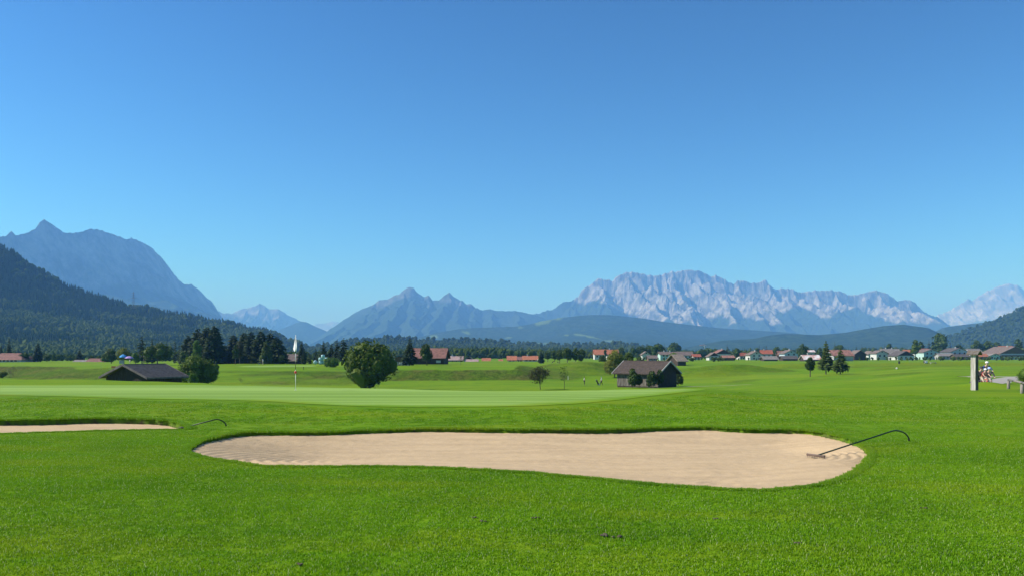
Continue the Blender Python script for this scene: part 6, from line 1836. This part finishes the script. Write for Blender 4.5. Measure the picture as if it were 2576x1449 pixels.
# cyclists
m_tyre = m_rub
def bicycle(loc, rz, col, label, sc=1.0, pannier=None):
    e = thing('bicycle', loc, label, 'bicycle', 'bicycles on the path', rz, sc)
    for y in (-.52, .52):
        m = MB(); 
        for k in range(24):
            t0, t1 = 2 * math.pi * k / 24, 2 * math.pi * (k + 1) / 24
        pts = [(0, y + .32 * math.cos(2 * math.pi * k / 24), .34 + .32 * math.sin(2 * math.pi * k / 24)) for k in range(25)]
        w = m.tube(pts, .02, 6, False).build('wheel', m_tyre, e)
        sp = MB()
        for k in range(8):
            a = math.pi * k / 8; sp.tube([(0, y + .31 * math.cos(a), .34 + .31 * math.sin(a)), (0, y - .31 * math.cos(a), .34 - .31 * math.sin(a))], .003, 3)
        sp.build('spokes', m_met, w)
    fr = MB()
    for a, b_ in (((0, -.52, .34), (0, -.2, .80)), ((0, -.52, .34), (0, -.05, .30)), ((0, -.05, .30), (0, -.2, .85)), ((0, -.05, .30), (0, .36, .72)), ((0, -.2, .78), (0, .34, .82)), ((0, .33, .90), (0, .36, .72)), ((0, .36, .72), (0, .52, .34))):
        fr.tube([a, b_], .02, 6)
    fr.build('frame', col, e)
    MB().box((0, -.22, .90), (.15, .26, .06)).build('saddle', m_rub, e, bevel=.02)
    MB().tube([(-.29, .42, .99), (-.12, .38, 1.02), (0, .34, 1.0), (.12, .38, 1.02), (.29, .42, .99)], .014, 6).build('handlebar', m_met, e)
    MB().tube([(0, .33, .88), (0, .34, 1.0)], .016, 6).build('stem', m_met, e)
    MB().tube([(-.10, -.05, .30), (.10, -.05, .30)], .012, 5).build('crank', m_met, e)
    for sx, dz in ((-.12, .12), (.12, -.12)):
        MB().box((sx, -.03, .30 + dz), (.08, .09, .02)).build('pedal', m_rub, e)
    if pannier:
        for sx in (-.17, .17): MB().box((sx, -.56, .52), (.14, .32, .34)).build('pannier', pannier, e, bevel=.03)
    return e
cyc = [(2465, 55.0, 1.0, C_black, C_dark, ('helmet', C_dark), 'cyclist in black with a dark helmet, half hidden behind the wooden post', 'bicycle of the rider half hidden behind the post', C_black, R(188)),
       (2481, 58.0, 1.0, C_navy, C_black, ('helmet', C_white), 'rearmost cyclist with a white helmet between the others', 'bicycle of the rearmost rider', C_dark, R(170)),
       (2488, 54.2, .97, C_dark, C_khaki, ('helmet', cloth('blue_white_helmet', (.35, .45, .75))), 'rightmost cyclist in dark top with a blue white helmet', 'rightmost bicycle of the group', C_white, R(160)),
       (2476.5, 53.2, .78, C_red, C_khaki, ('helmet', C_white), 'child cyclist in a red and white top in front of the adults', 'child bicycle in front of the group', C_white, R(182))]
for px, Y, sc, tp, lg, hg, lab, lb, pn, rz in cyc:
    X = PX(px, Y); z = gz(X, Y) + .03
    person((X, Y, z), rz, BIKE, tp, lg, lab, sc, hg, sleeves='short' if tp is C_red else 'long', shorts=True, group='cyclists on the path')
    bicycle((X, Y, z), rz, m_redp if tp is C_red else m_met, lb, sc, C_dark)

# ------------------------------------------------------------------ stall with parasols
def parasol(px, ytop, yrim, wpx, Y, mt, label, tilt=0.0):
    X = PX(px, Y); z = gz(X, Y); H = PZ(ytop, Y) - z; r_ = wpx / 2 * Y / F; d = (yrim - ytop) * Y / F
    e = thing('parasol', (X, Y, z), label, 'parasol', 'parasols above the barn roof')
    MB().tube([(0, 0, 0), (0, 0, H)], .025, 6).build('pole', m_white, e)
    m = MB(); n = 8
    m.lathe((0, 0, H), [(.01, 0), (r_ * .35, -d * .16), (r_ * .7, -d * .5), (r_, -d)], n)
    c_ = m.build('canopy', mt, e); c_.rotation_euler = (0, tilt, 0)
    c_.location = (0, 0, 0)
    for k in range(8):
        a = 2 * math.pi * k / 8
        MB().tube([(0, 0, H - .05), (r_ * .98 * math.cos(a), r_ * .98 * math.sin(a), H - d - .02)], .01, 4).build('rib', m_met, e)
    MB().lathe((0, 0, 0), [(.25, 0), (.25, .08), (.04, .12)], 10).build('base', m_rub, e)
Yk = 228
parasol(310, 890.5, 898, 21, Yk + 2, cloth('blue_canopy', (.06, .30, .62)), 'bright blue parasol above the left barn roof')
parasol(325, 895, 900.5, 23, Yk, cloth('purple_canopy', (.42, .28, .58)), 'purple parasol right of the blue one')
def table(px, Y, L_, mt, label, group='tables of the stall', rz=0):
    X = PX(px, Y); e = thing('table', (X, Y, gz(X, Y)), label, 'table', group, rz)
    MB().box((0, 0, .74), (L_, .7, .06)).build('tabletop', mt, e)
    MB().box((0, -.33, .55), (L_ * .98, .03, .32)).build('apron', mt, e)
    for x in (-L_ / 2 + .1, L_ / 2 - .1):
        for y in (-.28, .28): MB().tube([(x, y, 0), (x, y, .72)], .03, 5).build('leg', mt, e)
C_rd = mat('red_plastic', (.55, .06, .03), .5, .08); C_yg = mat('lime_plastic', (.55, .75, .12), .5, .05); C_bl = mat('blue_plastic', (.12, .28, .50), .5, .05)
table(290, Yk - 6, 1.9, C_rd, 'long low red table left of the blue parasol')
table(309, Yk - 4, 2.2, C_rd, 'red table under the parasols')
table(337, Yk - 3, 1.5, C_bl, 'blue grey table right of the purple parasol')
def chair(px, Y, mt, label):
    X = PX(px, Y); e = thing('plastic_chair', (X, Y, gz(X, Y)), label, 'chair', 'plastic chairs at the stall', .3)
    MB().box((0, 0, .43), (.46, .44, .04)).build('seat', mt, e, bevel=.01)
    MB().box((0, .21, .70), (.46, .04, .50)).build('backrest', mt, e, bevel=.01)
    for x in (-.2, .2):
        for y in (-.18, .2): MB().tube([(x, y, 0), (x, y, .42)], .02, 5).build('leg', mt, e)
chair(348.5, Yk - 5, C_yg, 'lime yellow chair at the right end of the stall')
chair(341, Yk - 5, m_white, 'white chair left of the lime yellow one')
chair(321, Yk - 5, C_yg, 'lime chair between the red and the blue table')
chair(293, Yk - 8.5, m_white, 'white chair at the long red table')
X = PX(306, Yk + 1); e = thing('notice_board', (X, Yk + 1, gz(X, Yk + 1)), 'grey board under the blue parasol', 'board')
MB().box((0, 0, 1.45), (1.4, .05, .95)).build('panel', MW['grey'], e)
for x in (-.65, .65): MB().box((x, .02, .95), (.06, .06, 1.9)).build('post', m_met, e)
X = PX(301.5, Yk - 9); e = thing('bucket', (X, Yk - 9, gz(X, Yk - 9)), 'white bucket in front of the red tables', 'bucket')
MB().lathe((0, 0, 0), [(.16, 0), (.22, .5), (.20, .5), (.15, .03), (.001, .03)], 12).build('shell', m_white, e)
MB().ring((0, 0, .5), .2, .008).build('handle', m_met, e)

# wrapped bales
m_bale = mat('turquoise_film', (0.22, 0.42, 0.42), 0.3, scale=2.5, col2=(0.45, 0.62, 0.62), spec=0.6, bump=.2)
Yq = 246
bm_ = None
for i, (px, py, lab) in enumerate([(797, 914, 'leftmost ground bale with its round end tipped to the left'), (806.5, 914, 'second ground bale from the left'), (815, 914, 'third ground bale from the left'), (822.5, 914, 'rightmost ground bale partly behind the round bush'),
      (806, 905.3, 'left bale of the upper layer'), (814.5, 905.3, 'middle bale of the upper layer'), (821.5, 905.3, 'right bale of the upper layer'), (812.5, 898.2, 'topmost bale of the stack')]):
    X = PX(px, Yq + .3 * (i % 3)); z0 = gz(PX(806, Yq), Yq)
    z = z0 + (914 - py) * Yq / F
    e = thing('wrapped_bale', (X, Yq + .35 * (i % 3), z), 'turquoise film wrapped bale, ' + lab, 'bale', 'turquoise wrapped bales', rz=(.3 * i) % 1.2)
    r_ = .60
    m = MB(); m.lathe((0, 0, 0), [(.001, 0), (r_ * .8, .02), (r_ * .96, .12), (r_, .5), (r_ * .96, .92), (r_ * .78, 1.03), (.001, 1.06)], 14)
    m.build('film', m_bale, e, smooth=True)
    if i == 0: e.rotation_euler = (0, R(-55), 0); e.location.z += .35

# ------------------------------------------------------------------ small items on the right lawn
def marker(px, py, label, mt, r_, y0=150):
    X, Y, z = at_ground(px, py, y0)
    e = thing('tee_marker', (X, Y, z), label, 'tee marker')
    MB().ball((0, 0, r_ * 1.05), r_, 8).build('ball', mt, e, smooth=True); MB().tube([(0, 0, -.1), (0, 0, r_)], r_ * .2, 5).build('spike', mt, e)
marker(2256, 928.5, 'white ball shaped marker on the right lawn', m_white, .25)
X, Y, z = at_ground(2347, 914.5, 250)
e = thing('bench', (X, Y, z), 'pale low bench on the far right lawn', 'bench')
MB().box((0, 0, .48), (2.0, .5, .10)).build('seat', m_trim, e)
for x in (-.8, .8): MB().box((x, 0, .21), (.15, .45, .42)).build('leg', m_trim, e)
X, Y, z = at_ground(2329, 914.5, 250)
e = thing('ball_machine', (X, Y, z), 'white box shaped machine left of the pale bench on the far right lawn', 'machine')
MB().box((0, 0, .55), (.9, .8, .8)).build('body', m_white, e, bevel=.06)
MB().box((-.55, 0, .6), (.2, .6, .6)).build('hatch', m_black, e)
for x in (-.3, .3): MB().ring((x, -.42, .15), .12, .04).build('wheel', m_rub, e)
X, Y, z = at_ground(2262, 914.5, 250)
e = thing('litter_bin', (X, Y, z), 'small dark bin on the far right lawn', 'bin')
MB().lathe((0, 0, 0), [(.28, 0), (.32, .8), (.001, .8)], 10).build('body', m_black, e)
MB().lathe((0, 0, .8), [(.34, 0), (.25, .12), (.001, .15)], 10).build('lid', m_black, e)
for px, py, lab in ((1429, 955, 'white stake right of the sapling on the low fairway'), (2028 - 0, 905.5, 'white stake before the rusty white shed')):
    X, Y, z = at_ground(px, py, 150)
    o = MB().tube([(0, 0, 0), (0, 0, .9), (0, 0, 1.0)], [.05, .05, .01], 6).build('marker_stake', m_white); o.location = (X, Y, z); tag(o, lab, 'stake')
X, Y, z = at_ground(763.5, 929.5, 180)
e = thing('course_sign', (X, Y, z), 'small dark sign post at the edge of the bank right of the flagstick', 'sign')
MB().box((0, 0, .3), (.1, .1, .6)).build('post', MW['brown'], e); MB().box((0, -.02, .62), (.22, .05, .2)).build('panel', MW['brown'], e)

# ------------------------------------------------------------------ pylon on the left hill, crane in the village
m_steel = mat('galvanised_steel', (0.16, 0.17, 0.18), 0.6, .05)
Yl = 1800
X = PX(336, Yl); zb = PZ(776, Yl); Hp = 42 * Yl / F
e = thing('power_pylon', (X, Yl, zb), 'steel lattice power pylon on the wooded ridge at the left', 'pylon')
def corner(k, z): 
    s = 2.6 * (1 - z / Hp) ** 1.1 + .4
    return ((-s if k in (0, 3) else s), (-s if k in (0, 1) else s), z)
for k in range(4): MB().tube([corner(k, Hp * q / 6) for q in range(7)], .17, 4).build('leg', m_steel, e)
br = MB()
for q in range(7):
    z0, z1 = Hp * q / 8, Hp * (q + 1) / 8
    for k in range(4):
        br.tube([corner(k, z0), corner((k + 1) % 4, z1)], .07, 3); br.tube([corner((k + 1) % 4, z0), corner(k, z1)], .07, 3)
br.build('bracing', m_steel, e)
for zf_, w in ((.62, 7.5), (.76, 6.5), (.90, 5.0)):
    MB().tube([(-w, 0, Hp * zf_), (0, 0, Hp * zf_ + 1.2), (w, 0, Hp * zf_)], [.18, .4, .18], 4).build('cross_arm', m_steel, e)
Yc = 1400
X = PX(1772.6, Yc); zb = ZE - 3.9; Hc = PZ(868.5, Yc) - zb
m_or = mat('orange_paint', (.60, .25, .12), .6, .05)
e = thing('tower_crane', (X, Yc, zb), 'small tower crane with an orange jib above the village roofs', 'crane')
for a in (-.45, .45):
    for b_ in (-.45, .45): MB().tube([(a, b_, 0), (a, b_, Hc)], .14, 4).build('mast_post', m_trim, e)
br = MB()
for q in range(12):
    z0, z1 = Hc * q / 12, Hc * (q + 1) / 12; br.tube([(-.45, -.45, z0), (.45, -.45, z1)], .08, 3); br.tube([(.45, .45, z0), (-.45, .45, z1)], .08, 3)
br.build('mast_bracing', m_trim, e)
jb = MB()
jb.tube([(3, 0, Hc), (-9, 0, Hc)], .28, 4); jb.tube([(2, 0, Hc + .3), (0, 0, Hc + 1.8), (-9, 0, Hc + .4)], .2, 4)
jb.build('jib', m_or, e)
MB().box((2.6, 0, Hc - .6), (1.4, 1, 1.2)).build('counterweight', MW['grey'], e)
MB().box((-.9, 0, Hc - .7), (1.2, 1.1, 1.4)).build('cab', m_white, e)

# ------------------------------------------------------------------ air
hz = MB()
hx0, hx1, hy0, hy1, hz0, hz1 = -16000, 22000, -3000, 30000, ZE - 12.0, 1500.0
hz.box(((hx0 + hx1) / 2, (hy0 + hy1) / 2, (hz0 + hz1) / 2), (hx1 - hx0, hy1 - hy0, hz1 - hz0))
mh = bpy.data.materials.new('air'); mh.use_nodes = True
nt = mh.node_tree; nt.nodes.clear()
pv = nt.nodes.new('ShaderNodeVolumePrincipled'); om = nt.nodes.new('ShaderNodeOutputMaterial')
pv.inputs['Density'].default_value = HAZE_DENSITY
pv.inputs['Color'].default_value = (*HAZE_COLOR, 1)
pv.inputs['Absorption Color'].default_value = (0.4, 0.4, 0.4, 1)
pv.inputs['Anisotropy'].default_value = 0.0
nt.links.new(pv.outputs[0], om.inputs['Volume'])
o = hz.build('haze', mh)
tag(o, kind='stuff')
